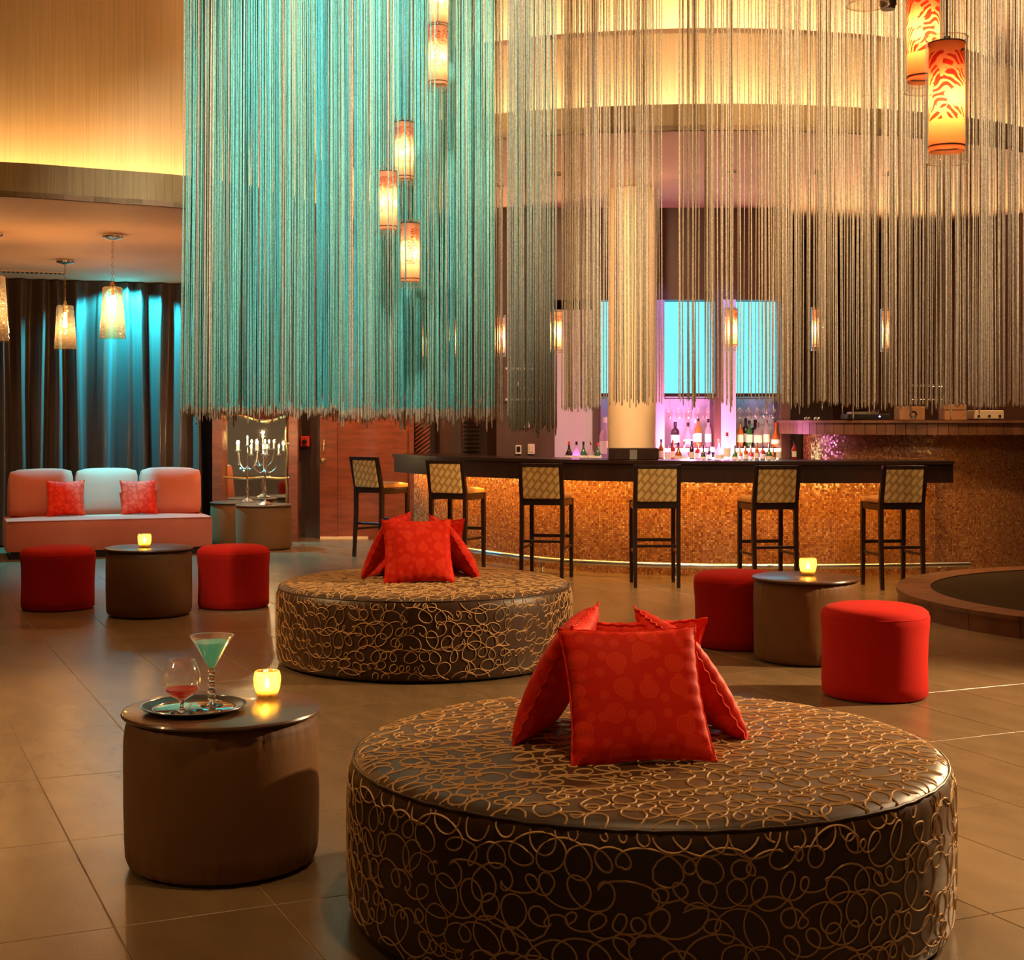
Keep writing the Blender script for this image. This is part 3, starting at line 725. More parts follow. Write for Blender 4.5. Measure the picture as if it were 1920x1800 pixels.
spot('bar_blue', (XD(1238, 14.6), 14.62, 3.5), (XD(1238, 15), 15.0, 1.9), 45, (0.3, 0.25, 1.0), 34, 0.6, 0.04)

# bottles
def bottle_protos():
    shapes = {
        'tall': ([(0, 0), (0.034, 0), (0.037, 0.006), (0.037, 0.17), (0.030, 0.20), (0.014, 0.225), (0.013, 0.285)], (0.05, 0.14), 0.285, 0.305, 0.0150),
        'square': ([(0, 0), (0.042, 0), (0.044, 0.006), (0.044, 0.15), (0.036, 0.175), (0.015, 0.19), (0.014, 0.225)], (0.04, 0.12), 0.225, 0.255, 0.0165),
        'round': ([(0, 0), (0.045, 0), (0.052, 0.01), (0.053, 0.06), (0.046, 0.11), (0.024, 0.15), (0.014, 0.19), (0.013, 0.24)], (0.03, 0.08), 0.24, 0.265, 0.0150),
    }
    out = {}
    for nme, (prof, lab, zc, zt, rc) in shapes.items():
        body = MB().lathe(prof, 14).mesh('body', 40)
        r = prof[3][0] + 0.0012
        labm = MB().lathe([(r, lab[0]), (r, lab[1])], 14, close=False).mesh('label', 40); labm.materials.append(MATS['label_paper'])
        cap = MB().lathe([(0, zc - 0.02), (rc, zc - 0.02), (rc, zt), (0, zt)], 12).mesh('cap', 40)
        out[nme] = (body, labm, cap)
    return out
BP = bottle_protos()
BM = {}
COLN = {'clear': 'clear', 'green': 'green', 'amber': 'amber', 'dark': 'black', 'red': 'red'}
def bottle(px, D, z, shape, col, s, where, group, capm):
    t = thing('bottle', '%s %s bottle with %s cap %s' % ({'tall': 'tall', 'square': 'broad', 'round': 'round bellied'}[shape], COLN[col] + ' glass', {'black': 'black', 'gold': 'gold', 'silver': 'silver', 'label_paper': 'white', 'alarm_red': 'red', 'dark_iron': 'dark'}[capm], where), 'bottle', (XD(px, D), D, z), random.uniform(0, 6), group)
    t.scale = (s, s, s)
    body, lab, cap = BP[shape]
    for nme, me, mm in (('body', body, 'bottle_' + col), ('label', lab, 'label_paper'), ('cap', cap, capm)):
        key = (shape, nme, mm)
        if key not in BM:
            c = me.copy(); c.materials.clear(); c.materials.append(MATS[mm]); BM[key] = c
        o = bpy.data.objects.new(nme, BM[key]); COL.objects.link(o); o.parent = t
zs = ZD(838, BD)
for px, sh, c, s, cp in ((1266, 'square', 'dark', 1.02, 'black'), (1290, 'round', 'clear', 0.95, 'black'), (1309, 'tall', 'amber', 1.0, 'black'), (1304, 'tall', 'clear', 0.92, 'label_paper'), (1328, 'tall', 'clear', 0.95, 'dark_iron')):
    bottle(px, BD + (0.16 if px != 1304 else 0.24), zs, sh, c, s, 'standing on the pink lit shelf', 'bottles on the pink shelf', cp)
for px, sh, c, s, cp in ((1388, 'tall', 'amber', 0.9, 'gold'), (1398, 'tall', 'dark', 0.98, 'black'), (1405, 'tall', 'green', 0.9, 'black'), (1416, 'square', 'dark', 1.1, 'black'), (1421, 'square', 'clear', 1.0, 'silver'),
                         (1437, 'tall', 'clear', 0.92, 'silver'), (1455, 'round', 'amber', 0.95, 'alarm_red')):
    bottle(px, BD + 0.14 + (0.09 if c == 'dark' else 0), zs, sh, c, s, 'standing on the amber lit shelf', 'bottles on the amber shelf', cp)
for px, sh, c, s, cp in ((1240, 'tall', 'amber', 0.72, 'black'), (1252, 'square', 'clear', 0.62, 'silver'), (1262, 'tall', 'red', 0.7, 'gold'), (1272, 'round', 'amber', 0.72, 'black'), (1283, 'round', 'clear', 0.75, 'silver'),
                         (1297, 'tall', 'dark', 0.68, 'black'), (1308, 'square', 'red', 0.66, 'gold'), (1319, 'round', 'dark', 0.6, 'black'), (1330, 'square', 'dark', 0.55, 'black')):
    bk = 1 - globals().get('bk', 0); bottle(px, 14.53 + 0.14 * bk, 1.0, sh, c, s, 'on the counter before the pink lit niche', 'bottles before the pink niche', cp)
for px, sh, c, s, cp in ((1348, 'round', 'clear', 0.85, 'label_paper'), (1363, 'tall', 'clear', 0.95, 'alarm_red')):
    bottle(px, 14.52, 1.0, sh, c, s, 'before the lilac pilaster between the niches', 'bottles before the pilaster', cp)
for px, sh, c, s, cp in ((1378, 'round', 'green', 0.6, 'black'), (1387, 'round', 'amber', 0.62, 'black'), (1398, 'square', 'amber', 0.6, 'gold'), (1408, 'round', 'red', 0.58, 'silver'), (1419, 'tall', 'amber', 0.62, 'gold'), (1430, 'square', 'red', 0.6, 'black'),
                         (1442, 'round', 'green', 0.66, 'silver'), (1450, 'round', 'amber', 0.5, 'gold'), (1460, 'tall', 'clear', 0.7, 'label_paper')):
    bk = 1 - globals().get('bk', 0); bottle(px, 14.53 + 0.14 * bk, 1.0, sh, c, s, 'on the counter before the amber lit niche', 'bottles before the amber niche', cp)
for px, sh, c, s, cp in ((1067, 'round', 'dark', 0.75, 'alarm_red'), (1081, 'round', 'clear', 0.75, 'black'), (1094, 'round', 'green', 0.75, 'black'), (1108, 'round', 'clear', 0.75, 'gold'), (1121, 'round', 'green', 0.70, 'alarm_red')):
    bottle(px, 14.55, 1.0, sh, c, s, 'on the counter before the lilac wall', 'bottles before the lilac wall', cp)
bottle(1134, 14.75, 1.0, 'tall', 'clear', 1.45, 'beside the cream column', None, 'label_paper')
bottle(1489, 13.02, 1.055, 'tall', 'red', 0.55, 'on the bar counter before the booth', None, 'black')

# signs on the wall by the bar
def plate(name, label, cat, px, py, wpx, hpx, D, m):
    c = P(px, py, D); w_, h_ = wpx / F * D / 2, hpx / F * D / 2
    t = thing(name, label, cat, tuple(c)); MB().box(-w_, w_, -0.02, 0.02, -h_, h_, 0.004).build('plate', m, t); return t, w_, h_
t, w_, h_ = plate('wall_plate', 'pale blank plate high on the maroon bar wall', 'plate', 984, 796, 17, 12, BD - 0.01, 'white_plastic')
t, w_, h_ = plate('wall_switch', 'dark rimmed wall control on the maroon bar wall', 'switch', 972, 843, 11, 17, BD - 0.01, 'white_plastic')
MB().box(-w_ * 0.65, w_ * 0.65, -0.026, -0.018, -h_ * 0.5, h_ * 0.7, 0.003).build('screen', 'black', t)
t, w_, h_ = plate('wall_phone', 'pale wall phone on the maroon bar wall', 'phone', 996, 842, 13, 19, BD - 0.01, 'white_plastic')
MB().box(-w_ * 0.6, w_ * 0.6, -0.03, -0.018, -h_ * 0.6, h_ * 0.6, 0.003).build('keypad', 'cream', t)
t = thing('wall_sign', 'dark wall sign with pale lines and a ring above the bar end', 'sign', tuple(P(980, 720, BD - 0.02)))
u = BD / F
MB().box(-36 * u, 36 * u, 0, 0.02, -34 * u, 34 * u).build('board', 'wall_brown', t)
for z in (29, -29):
    MB().box(-32 * u, 32 * u, -0.006, 0.002, (z - 2) * u, (z + 2) * u).build('line', 'white_plastic', t)
ring = [(math.cos(q * PI / 12) * 9 * u, -0.003, math.sin(q * PI / 12) * 9 * u) for q in range(25)]
MB().tube(ring, 0.006, 6).build('ring', 'white_plastic', t)

# cream column behind the counter
struct('trim_column', MB().lathe([(0.228, 0.0), (0.228, 3.6)], 40).xf(Matrix.Translation((XD(1185, 13.85), 13.85, 0))), 'cream', smooth=40, label='round cream column behind the bar counter')

# ---- bar counter
APR = catmull([(-1.27, 15.45), (-0.95, 14.75), (-0.5, 14.12), (0.2, 13.42), (0.8, 13.0), (1.5, 12.72), (2.1, 12.6), (2.6, 12.56), (3.2, 12.58), (3.85, 12.68)], 6)
BASE = catmull([(-1.05, 15.6), (-0.7, 15.1), (-0.2, 14.5), (0.3, 13.9), (0.72, 13.55), (1.6, 13.2), (2.54, 13.12), (3.3, 13.22), (3.9, 13.42)], 6)
bar = thing('bar_counter', 'long curved bar counter with dark top and gold mosaic front', 'bar', (0, 0, 0))
APo = offset(APR, 0.60)
MB().slab([tuple(p) for p in APR] + [tuple(p) for p in reversed(APo)], 1.025, 1.055).build('worktop', 'wood_dark', bar)
MB().wall(offset(APR, 0.02), 0.865, 1.025, 0.04).build('apron', 'wood_dark', bar, 40)
MB().slab([tuple(p) for p in offset(APR, 0.06)] + [tuple(p) for p in reversed(APo)], 1.0, 1.024).build('underside', 'wood_dark', bar)
MB().wall(BASE, 0.0, 1.0, 0.12).build('mosaic_front', 'mosaic', bar, 40)
MB().wall(offset(APR, 0.12), 0.93, 0.945, 0.04).build('light_strip', 'bar_strip', bar)
# foot rail
rail = catmull([(-0.75, 14.95, 0.12), (-0.315, 14.3, 0.12), (0.2, 13.6, 0.12), (0.676, 13.2, 0.12), (1.606, 12.9, 0.12), (2.54, 12.85, 0.12), (3.3, 12.9, 0.12), (4.09, 13.02, 0.12)], 6)
fr = thing('foot_rail', 'steel foot rail on short posts along the mosaic bar front', 'rail', (0, 0, 0))
MB().tube(rail, 0.028, 12).build('tube', 'steel_blue', fr, 50)
for px, D in ((1015, 13.46), (1255, 12.95), (1520, 12.86), (1775, 12.98)):
    q = min(rail, key=lambda p: abs(p.x / p.y - (px - CX) / F))
    MB().lathe([(0.05, 0), (0.05, 0.008), (0.02, 0.02), (0.012, 0.03), (0.012, 0.09), (0.022, 0.10)], 14).xf(Matrix.Translation((q.x, q.y, 0))).build('post', 'chrome', fr, 40)
# dark till box on the counter
tb = thing('till_box', 'low dark box on the bar counter below the cream column', 'box', (XD(1186, 13.15), 13.15, 1.055))
MB().box(-0.225, 0.225, -0.12, 0.12, 0, 0.105, 0.006).build('case', 'wood_dark', tb)
MB().box(-0.035, 0.03, -0.125, -0.118, 0.005, 0.09).build('grey_panel', 'grey_metal', tb)

# ---- DJ booth
BOO = catmull([(3.02, 15.2), (2.99, 14.7), (3.06, 14.25), (3.38, 13.85), (3.9, 13.62), (4.5, 13.75), (5.0, 14.02), (5.45, 14.35)], 6)
FASC = offset(BOO, -0.24)
dj = thing('dj_booth', 'tall curved booth with mosaic front and wooden fascia beside the bar', 'booth', (0, 0, 0))
MB().wall(BOO, 0.0, 1.30, 0.12).build('mosaic_front', 'mosaic', dj, 40)
MB().slab([tuple(p) for p in offset(FASC, -0.02)] + [tuple(p) for p in reversed(offset(FASC, 0.85))], 1.385, 1.41).build('worktop', 'wood_step', dj)
fo = offset(FASC, 0.0); acc = 0.0; seg = [fo[0]]
dense = catmull(fo, 4); piece = []
last = dense[0]; dist = 0
for p in dense[1:]:
    dist += (p - last).length
    if dist > 0.085:
        piece.append((last0 if False else seg[-1], p)); seg.append(p); dist = 0
    last = p
for a, b in piece:
    d_ = (b - a) * 0.03
    MB().wall([a + d_, b - d_], 1.275, 1.385, 0.03).build('panel', 'wood_step', dj)
MB().wall(offset(fo, 0.035), 1.28, 1.385, 0.02).build('backing', 'wall_brown', dj)
# things on the booth
def booth_at(px, D): return (XD(px, D), D, 1.41)
mx_ = thing('mixer_case', 'beige audio case with knobs on the booth top', 'mixer', booth_at(1847, 13.9))
MB().box(-0.14, 0.14, -0.12, 0.12, 0.012, 0.095, 0.006).build('case', 'beige_case', mx_)
for x in (-0.1, 0.0, 0.1):
    MB().lathe([(0.012, 0), (0.012, 0.012)], 10).xf(Matrix.Translation((x, -0.12, 0.04)) @ Matrix.Rotation(PI / 2, 4, 'X')).build('knob', 'black', mx_)
for x in (-0.11, 0.11):
    MB().lathe([(0.012, 0), (0.012, 0.014)], 10).xf(Matrix.Translation((x, -0.08, 0))).build('foot', 'black', mx_)
    MB().lathe([(0.012, 0), (0.012, 0.014)], 10).xf(Matrix.Translation((x, 0.08, 0))).build('foot', 'black', mx_)
sp_ = thing('speaker', 'small wooden loudspeaker with a black cone on the booth top', 'speaker', booth_at(1707, 13.8))
MB().box(-0.13, 0.11, -0.1, 0.1, 0, 0.13, 0.006).build('cabinet', 'speaker_wood', sp_)
MB().lathe([(0, -0.004), (0.018, 0.0), (0.034, 0.008), (0.036, 0.003), (0.036, -0.01)], 20).xf(Matrix.Translation((0.0, -0.1, 0.055)) @ Matrix.Rotation(PI / 2, 4, 'X')).build('cone', 'black', sp_, 40)
sp2 = thing('plywood_case', 'plain plywood equipment case on the booth top', 'case', booth_at(1785, 13.85))
MB().box(-0.10, 0.11, -0.1, 0.1, 0, 0.15, 0.006).build('body', 'speaker_wood', sp2); MB().box(-0.1, 0.11, -0.102, -0.098, 0.095, 0.1).build('lid_seam', 'black', sp2)
ls = thing('laptop_stand', 'thin metal laptop stand on the booth top', 'stand', booth_at(1739, 14.05))
for x in (-0.155, 0.155): MB().tube([(x, 0, 0), (x, 0, 0.33)], 0.008, 8).build('leg', 'grey_metal', ls)
MB().box(-0.17, 0.17, -0.1, 0.1, 0.325, 0.345).build('shelf', 'grey_metal', ls)
MB().tube([(-0.155, 0, 0.2), (0.155, 0, 0.2)], 0.006, 8).build('crossbar', 'grey_metal', ls)
deck = thing('turntable', 'low dark turntable with a blue pilot light on the booth top', 'turntable', booth_at(1622, 13.8))
MB().box(-0.2, 0.2, -0.15, 0.15, 0.01, 0.06, 0.006).build('plinth', 'black', deck)
MB().lathe([(0.14, 0.06), (0.14, 0.075), (0.12, 0.08), (0, 0.08)], 28).xf(Matrix.Translation((-0.03, 0, 0))).build('platter', 'grey_metal', deck, 40)
MB().tube([(0.15, 0.1, 0.06), (0.15, 0.1, 0.1), (0.13, -0.02, 0.1), (0.06, -0.06, 0.09)], 0.006, 6).build('tonearm', 'chrome', deck)
emit('pilot_blue', (0.2, 0.3, 1.0), 12)
MB().lathe([(0.007, 0), (0.007, 0.006)], 8).xf(Matrix.Translation((0.1, -0.15, 0.035)) @ Matrix.Rotation(PI / 2, 4, 'X')).build('pilot_light', 'pilot_blue', deck)
for px in (1511, 1517, 1529, 1535):
    o = MB().lathe([(0, 0), (0.008, 0.001), (0.014, 0.008), (0.0155, 0.0155), (0.014, 0.023), (0.008, 0.029), (0, 0.031)], 14).build('chrome_ball', 'chrome', None, 60, (XD(px, 13.75), 13.75, 1.41))
    tag(o, 'small chrome ball on the end of the booth top', 'ball', 'chrome balls on the booth')

# ---- round step platform on the right
stp = thing('round_platform', 'low round platform with wooden rim and dark carpet top', 'platform', (4.95, 10.6, 0))
RO, RI, HH = 2.07, 1.83, 0.145
MB().lathe([(RI + 0.01, 0.0), (RI + 0.01, HH - 0.01), (0, HH - 0.01)], 96).build('carpet_top', 'carpet', stp, 40)
nseg = 30
for k in range(nseg):
    a0, a1 = 2 * PI * k / nseg + 0.0015, 2 * PI * (k + 1) / nseg - 0.0015; q = 5
    for (r0, r1, z0, z1, nm) in ((RI, RO + 0.015, HH - 0.03, HH, 'rim_board'), (RO - 0.03, RO, 0.0, HH - 0.031, 'riser_board')):
        arc = [a0 + (a1 - a0) * i / q for i in range(q + 1)]
        MB().slab([(r1 * math.cos(x), r1 * math.sin(x)) for x in arc] + [(r0 * math.cos(x), r0 * math.sin(x)) for x in reversed(arc)], z0, z1).build(nm, 'wood_step', stp)
#PART3

# ================================================================== FURNITURE
# ---- embroidered looping cord, drawn on a flat domain then wrapped
def loop_path(w_, h_, sp, inside, seed):
    rnd = random.Random(seed); out = []; rows = max(2, int(round(h_ / sp / 0.92)))
    for r in range(rows + 1):
        y0 = r * h_ / rows; cur = []; s = 0.0; ph = rnd.uniform(0, 6); sgn = 1; rad = 0.5; tgt = 0.5; left = 0; ecc = 0.8; th = 0.0; dth = 0.0
        step = sp / 22
        while s < w_:
            if left <= 0:
                sgn = sgn if rnd.random() < 0.72 else -sgn
                q = rnd.random()
                tgt = rnd.uniform(0.62, 0.86) if q > 0.62 else (rnd.uniform(0.40, 0.56) if q > 0.3 else rnd.uniform(0.21, 0.31))
                left = 2 * PI * rnd.uniform(0.85, 1.25); ecc_t = rnd.uniform(0.62, 0.98); th_t = rnd.uniform(-1.2, 1.2); spd = rnd.uniform(0.85, 1.25)
            dphi = 2 * PI / 22 * spd * (0.62 / (tgt + 0.12)) ** 0.55
            ph += sgn * dphi; left -= dphi
            rad += (tgt - rad) * 0.16; ecc += (ecc_t - ecc) * 0.1; th += (th_t - th) * 0.08
            s += step * (0.62 + 0.5 * rad)
            cy = y0 + 0.40 * sp * noise.noise(Vector((s / sp * 0.55, r * 3.7, seed)))
            ux, uy = rad * sp * math.cos(ph), rad * sp * ecc * math.sin(ph)
            x = s + ux * math.cos(th) - uy * math.sin(th); y = cy + ux * math.sin(th) + uy * math.cos(th)
            if inside(x, y): cur.append(Vector((x, y, 0)))
            else:
                if len(cur) > 8: out.append(cur)
                cur = []
        if len(cur) > 8: out.append(cur)
    return out
def ribbon(mb, path, wrap, r):     # low three-sided bead along a path on the surface
    i = len(mb.v); m = len(path)
    for k, p in enumerate(path):
        t = path[min(k + 1, m - 1)] - path[max(k - 1, 0)]
        if t.length < 1e-9: t = Vector((1, 0, 0))
        t.normalize(); s = Vector((-t.y, t.x, 0)) * r
        mb.v += [wrap(p.x + s.x, p.y + s.y, -0.0005), wrap(p.x, p.y, r * 0.9), wrap(p.x - s.x, p.y - s.y, -0.0005)]
    for k in range(m - 1):
        b = i + 3 * k
        mb.f += [(b, b + 1, b + 4, b + 3), (b + 1, b + 2, b + 5, b + 4)]
OR_, OH = 0.868, 0.460
ED = 0.045
oprof = [(0, 0.012), (OR_ - 0.03, 0.012), (OR_ - 0.012, 0.022), (OR_ - 0.004, 0.05), (OR_, 0.14), (OR_, OH - 0.14), (OR_ - 0.003, OH - 0.06), (OR_ - 0.012, OH - 0.030), (OR_ - 0.028, OH - 0.012), (OR_ - 0.055, OH - 0.002), (OR_ - 0.12, OH + 0.004), (0.4, OH + 0.012), (0, OH + 0.014)]
def side_r(z):
    for (r0, z0), (r1, z1) in zip(oprof[2:], oprof[3:]):
        if z0 <= z <= z1 + 1e-9: return r0 + (r1 - r0) * (z - z0) / max(z1 - z0, 1e-6)
    return OR_
def top_z(r):
    pr = oprof[7:]
    for (r0, z0), (r1, z1) in zip(pr, pr[1:]):
        if r1 <= r <= r0 + 1e-9: return z0 + (z1 - z0) * (r0 - r) / max(r0 - r1, 1e-6)
    return OH + 0.01
def pucker(a, j, r, z):
    if j in (6, 7, 8): return 0.0022 * math.sin(a * 74 + 2 * math.sin(a * 9)) * (1 + 0.6 * math.sin(a * 5))
    if j in (1, 2): return 0.002 * math.sin(a * 60)
    return 0.002 * math.sin(a * 7 + z * 4)
ott_body = MB().lathe(oprof, 160, wob=pucker).mesh('body', 60); ott_body.materials.append(MATS['ottoman_fabric'])
cordm = MB()
CIRC = 2 * PI * OR_
def wrap_side(x, y, h):
    a = x / OR_; z = 0.02 + y; r = side_r(min(max(z, 0.022), OH - 0.012)) + h + 0.0015
    return (r * math.cos(a), r * math.sin(a), z)
for path in loop_path(CIRC, OH - 0.05, 0.074, lambda x, y: 0.004 < y < OH - 0.045, 3): ribbon(cordm, path, wrap_side, 0.0025)
def wrap_top(x, y, h):
    x -= OR_; y -= OR_; r = math.hypot(x, y)
    if r > OR_ - 0.014: q = (OR_ - 0.014) / r; x *= q; y *= q; r = OR_ - 0.014
    return (x, y, top_z(r) + h + 0.001)
for path in loop_path(2 * OR_, 2 * OR_, 0.074, lambda x, y: math.hypot(x - OR_, y - OR_) < OR_ - 0.018, 4): ribbon(cordm, path, wrap_top, 0.0025)
cord_me = cordm.mesh('embroidered_cord', 70); cord_me.materials.append(MATS['cord'])
welt = MB().tube([(math.cos(2 * PI * k / 120) * (OR_ - 0.017), math.sin(2 * PI * k / 120) * (OR_ - 0.017), OH - 0.020 + 0.0015 * math.sin(k * 3.7)) for k in range(121)], 0.0035, 6, cap=False).mesh('welt', 60)
welt.materials.append(MATS['ottoman_fabric'])
glide = MB().lathe([(OR_ - 0.09, 0), (OR_ - 0.09, 0.014)], 60).mesh('plinth', 40); glide.materials.append(MATS['black'])
def ottoman(label, loc, rz):
    t = thing('round_ottoman', label, 'ottoman', loc, rz, 'embroidered round ottomans')
    for nme, me in (('body', ott_body), ('welt', welt), ('plinth', glide)): link(nme, me, None, t)
    c = link('embroidered_cord', cord_me, None, t); c['kind'] = 'stuff'
    return t
OT1 = (0.392, 4.26); OT2 = (-0.514, 8.60)
ottoman('large round brown ottoman with looping gold embroidery beside the table with drinks', (*OT1, 0), 0.3)
ottoman('large round brown ottoman with looping embroidery standing before the bar stools', (*OT2, 0), 1.9)

# ---- throw pillows
def pillow_mesh(s, t, seed):
    rnd = random.Random(seed); n = 28; mb = MB(); idx = {}
    ph = [rnd.uniform(0, 6) for _ in range(8)]
    for side in (1, -1):
        for i in range(n + 1):
            for j in range(n + 1):
                u, v = -1 + 2 * i / n, -1 + 2 * j / n
                border = i in (0, n) or j in (0, n)
                if border and side == -1: idx[(side, i, j)] = idx[(1, i, j)]; continue
                x = u * (1 - 0.085 * (1 - v * v) * abs(u) ** 2); y = v * (1 - 0.085 * (1 - u * u) * abs(v) ** 2)
                e = max(abs(u), abs(v))
                h = 0 if border else t / 2 * ((1 - u * u) * (1 - v * v)) ** 0.42
                wr = (0.0035 * math.sin(26 * v + ph[0] + 3 * u) * max(0, abs(u) - 0.55) + 0.0035 * math.sin(24 * u + ph[1] + 2 * v) * max(0, abs(v) - 0.55)) * 2.2
                h += (0 if border else wr) + 0.006 * math.sin(3 * u + ph[2]) * math.sin(2.5 * v + ph[3]) * (1 - e)
                z = side * h + 0.007 * math.sin(2.2 * u + ph[4]) * v + (0.004 * math.sin(30 * (u + v) + ph[5]) if border else 0)
                idx[(side, i, j)] = len(mb.v); mb.v.append((x * s / 2, y * s / 2 + s / 2, z))
    for side in (1, -1):
        for i in range(n):
            for j in range(n):
                q = [idx[(side, i, j)], idx[(side, i + 1, j)], idx[(side, i + 1, j + 1)], idx[(side, i, j + 1)]]
                mb.f.append(tuple(q if side == 1 else q[::-1]))
    return mb
pil_me = []
for k in range(4):
    me = pillow_mesh(0.43, 0.135, k).mesh('throw_pillow', 80); me.materials.append(MATS['pillow_red'])
    me2 = MB()
    nb = 28; ring = []
    src = pillow_mesh(0.43, 0.135, k).v
    ids = [i * 29 for i in range(29)] + [28 * 29 + j for j in range(1, 29)] + [i * 29 + 28 for i in range(27, -1, -1)] + [j for j in range(27, 0, -1)]
    pts = [Vector(src[i]) for i in ids]
    me2.tube(pts + [pts[0]], 0.0035, 6, cap=False); pm = me2.mesh('piping', 60); pm.materials.append(MATS['pillow_red'])
    pil_me.append((me, pm))
def pillow(label, base, az, lean, k, roll=0.0, s=1.0, group=None):
    t = thing('throw_pillow', label, 'pillow', base, 0, group)
    t.rotation_euler = (Matrix.Rotation(az, 3, 'Z') @ Matrix.Rotation(PI / 2 - lean, 3, 'X') @ Matrix.Rotation(roll, 3, 'Z')).to_euler()
    t.scale = (s, s, s)
    link('cover', pil_me[k][0], None, t); link('piping', pil_me[k][1], None, t)
    return t
R_ = math.radians
def pyramid(cx, cy, z, where, s, g):
    pillow('red patterned pillow facing the lounge on %s' % where, (cx + 0.0, cy - 0.25, z), R_(7), R_(30), 0, R_(1), s, g)
    pillow('red pillow leaning on the sofa side on %s' % where, (cx - 0.30, cy + 0.16, z), R_(-105), R_(25), 1, R_(-2), s, g)
    pillow('red pillow leaning on the platform side on %s' % where, (cx + 0.278, cy + 0.25, z), R_(105), R_(33), 2, R_(5), s, g)
    pillow('red pillow facing the bar on %s' % where, (cx + 0.03, cy + 0.45, z), R_(184), R_(33), 3, 0, s * 0.97, g)
pyramid(0.358, 4.19, OH + 0.010, 'the ottoman beside the drinks table', 0.93, 'pillow tent on the drinks side ottoman')
pyramid(-0.53, 8.60, OH + 0.010, 'the ottoman before the bar stools', 0.95, 'pillow tent on the bar side ottoman')

# ---- drum tables
TR, TH = 0.305, 0.490
def tpuck(a, j, r, z):
    k = 0.0028 * math.sin(a * 38 + 2.2 * math.sin(a * 6)) * (1.0 + 0.5 * math.sin(a * 11))
    return k if j in (2, 3, 8, 9) else (0.0016 * math.sin(a * 9 + z * 6))
tprof = [(0, 0.006), (TR - 0.035, 0.006), (TR - 0.016, 0.014), (TR - 0.006, 0.035), (TR - 0.002, 0.09), (TR, 0.20), (TR, 0.33), (TR - 0.001, 0.40), (TR - 0.005, TH - 0.05), (TR - 0.014, TH - 0.024), (TR - 0.03, TH - 0.018), (0, TH - 0.018)]
tb_me = MB().lathe(tprof, 120, wob=tpuck).mesh('drum', 60); tb_me.materials.append(MATS['brown_fabric'])
tt_me = MB().lathe([(0, TH - 0.019), (TR - 0.004, TH - 0.019), (TR + 0.006, TH - 0.015), (TR + 0.009, TH - 0.009), (TR + 0.006, TH - 0.003), (TR - 0.004, TH), (0, TH)], 96).mesh('top', 35); tt_me.materials.append(MATS['wood_top'])
tf_me = MB().lathe([(TR - 0.05, 0), (TR - 0.05, 0.008)], 40).mesh('plinth', 40); tf_me.materials.append(MATS['black'])
def table(label, x, y):
    t = thing('drum_table', label, 'table', (x, y, 0), random.uniform(0, 6), 'fabric drum tables')
    link('drum', tb_me, None, t); link('top', tt_me, None, t); link('plinth', tf_me, None, t)
    return t
T1 = (XD(417, 4.64), 4.64); T2 = (XD(280, 10.56), 10.56); T3 = (XD(1511, 8.56), 8.56); T4 = (XD(495, 16.0), 16.0); T5 = (XD(446, 16.52), 16.52)
table('brown fabric drum table with wooden top carrying two drinks and a candle', *T1)
table('brown fabric drum table with candle between two red poufs before the sofa', *T2)
table('brown fabric drum table with candle between two red poufs near the bar', *T3)
table('dark drum table carrying lit candelabras before the mirror', *T4)
table('dark drum table half hidden behind the candelabra table', *T5)

# ---- red poufs
PR, PH = 0.272, 0.465
def ppuck(a, j, r, z):
    k = 0.0022 * math.sin(a * 44 + 2.5 * math.sin(a * 5)) * (0.6 + 0.6 * math.sin(a * 3 + 1))
    return k if j in (2, 7, 8) else 0.0018 * math.sin(a * 5 + z * 9)
pprof = [(0, 0.004), (PR - 0.02, 0.004), (PR - 0.008, 0.016), (PR - 0.006, 0.07), (PR - 0.008, 0.18), (PR - 0.006, 0.30), (PR, 0.375), (PR + 0.001, 0.405), (PR - 0.008, 0.432), (PR - 0.030, 0.450), (PR - 0.07, 0.460), (0.1, PH), (0, PH)]
pf_me = MB().lathe(pprof, 120, wob=ppuck).mesh('body', 60); pf_me.materials.append(MATS['red_fabric'])
pw_me = MB().tube([(math.cos(2 * PI * k / 96) * (PR - 0.002), math.sin(2 * PI * k / 96) * (PR - 0.002), 0.412 + 0.001 * math.sin(k * 2.9)) for k in range(97)], 0.0028, 6, cap=False).mesh('seam', 60); pw_me.materials.append(MATS['red_fabric'])
pg_me = MB().lathe([(PR - 0.04, 0), (PR - 0.04, 0.006)], 40).mesh('plinth', 40); pg_me.materials.append(MATS['black'])
def pouf(label, x, y):
    t = thing('pouf', label, 'pouf', (x, y, 0), random.uniform(0, 6), 'red fabric poufs')
    link('body', pf_me, None, t); link('seam', pw_me, None, t); link('plinth', pg_me, None, t)
pouf('round red fabric pouf before the middle of the round platform', XD(1640, 7.46), 7.46)
pouf('round red fabric pouf on the bar side of the drum table near the bar', XD(1383, 9.10), 9.10)
pouf('round red fabric pouf on the curtain side of the drum table before the sofa', XD(109, 10.92), 10.92)
pouf('round red fabric pouf on the mirror side of the drum table before the sofa', XD(438, 11.02), 11.02)

# ---- sofa
u_ = Vector((1.91, 0.75)).normalized(); nrm = Vector((u_.y, -u_.x)); SW, SD = 2.08, 0.88
mid = (Vector((-5.09, 14.66)) + Vector((-3.17, 15.42))) / 2 - nrm * (SD / 2)
sofa = thing('sofa', 'long low coral armless sofa before the brown curtain', 'sofa', (mid.x, mid.y, 0), math.atan2(u_.y, u_.x))
MB().box(-SW / 2 + 0.05, SW / 2 - 0.05, -SD / 2 + 0.04, SD / 2 - 0.02, 0, 0.075).build('plinth', 'wood_dark', sofa)
link('seat', rbox(SW, SD, 0.335, 0.035, 0.008), 'coral', sofa, (0, 0, 0.065))
MB().tube([(-SW / 2 + 0.02, -SD / 2 + 0.008, 0.385), (SW / 2 - 0.02, -SD / 2 + 0.008, 0.385)], 0.006, 6).build('piping', 'coral', sofa)
cw = 0.655
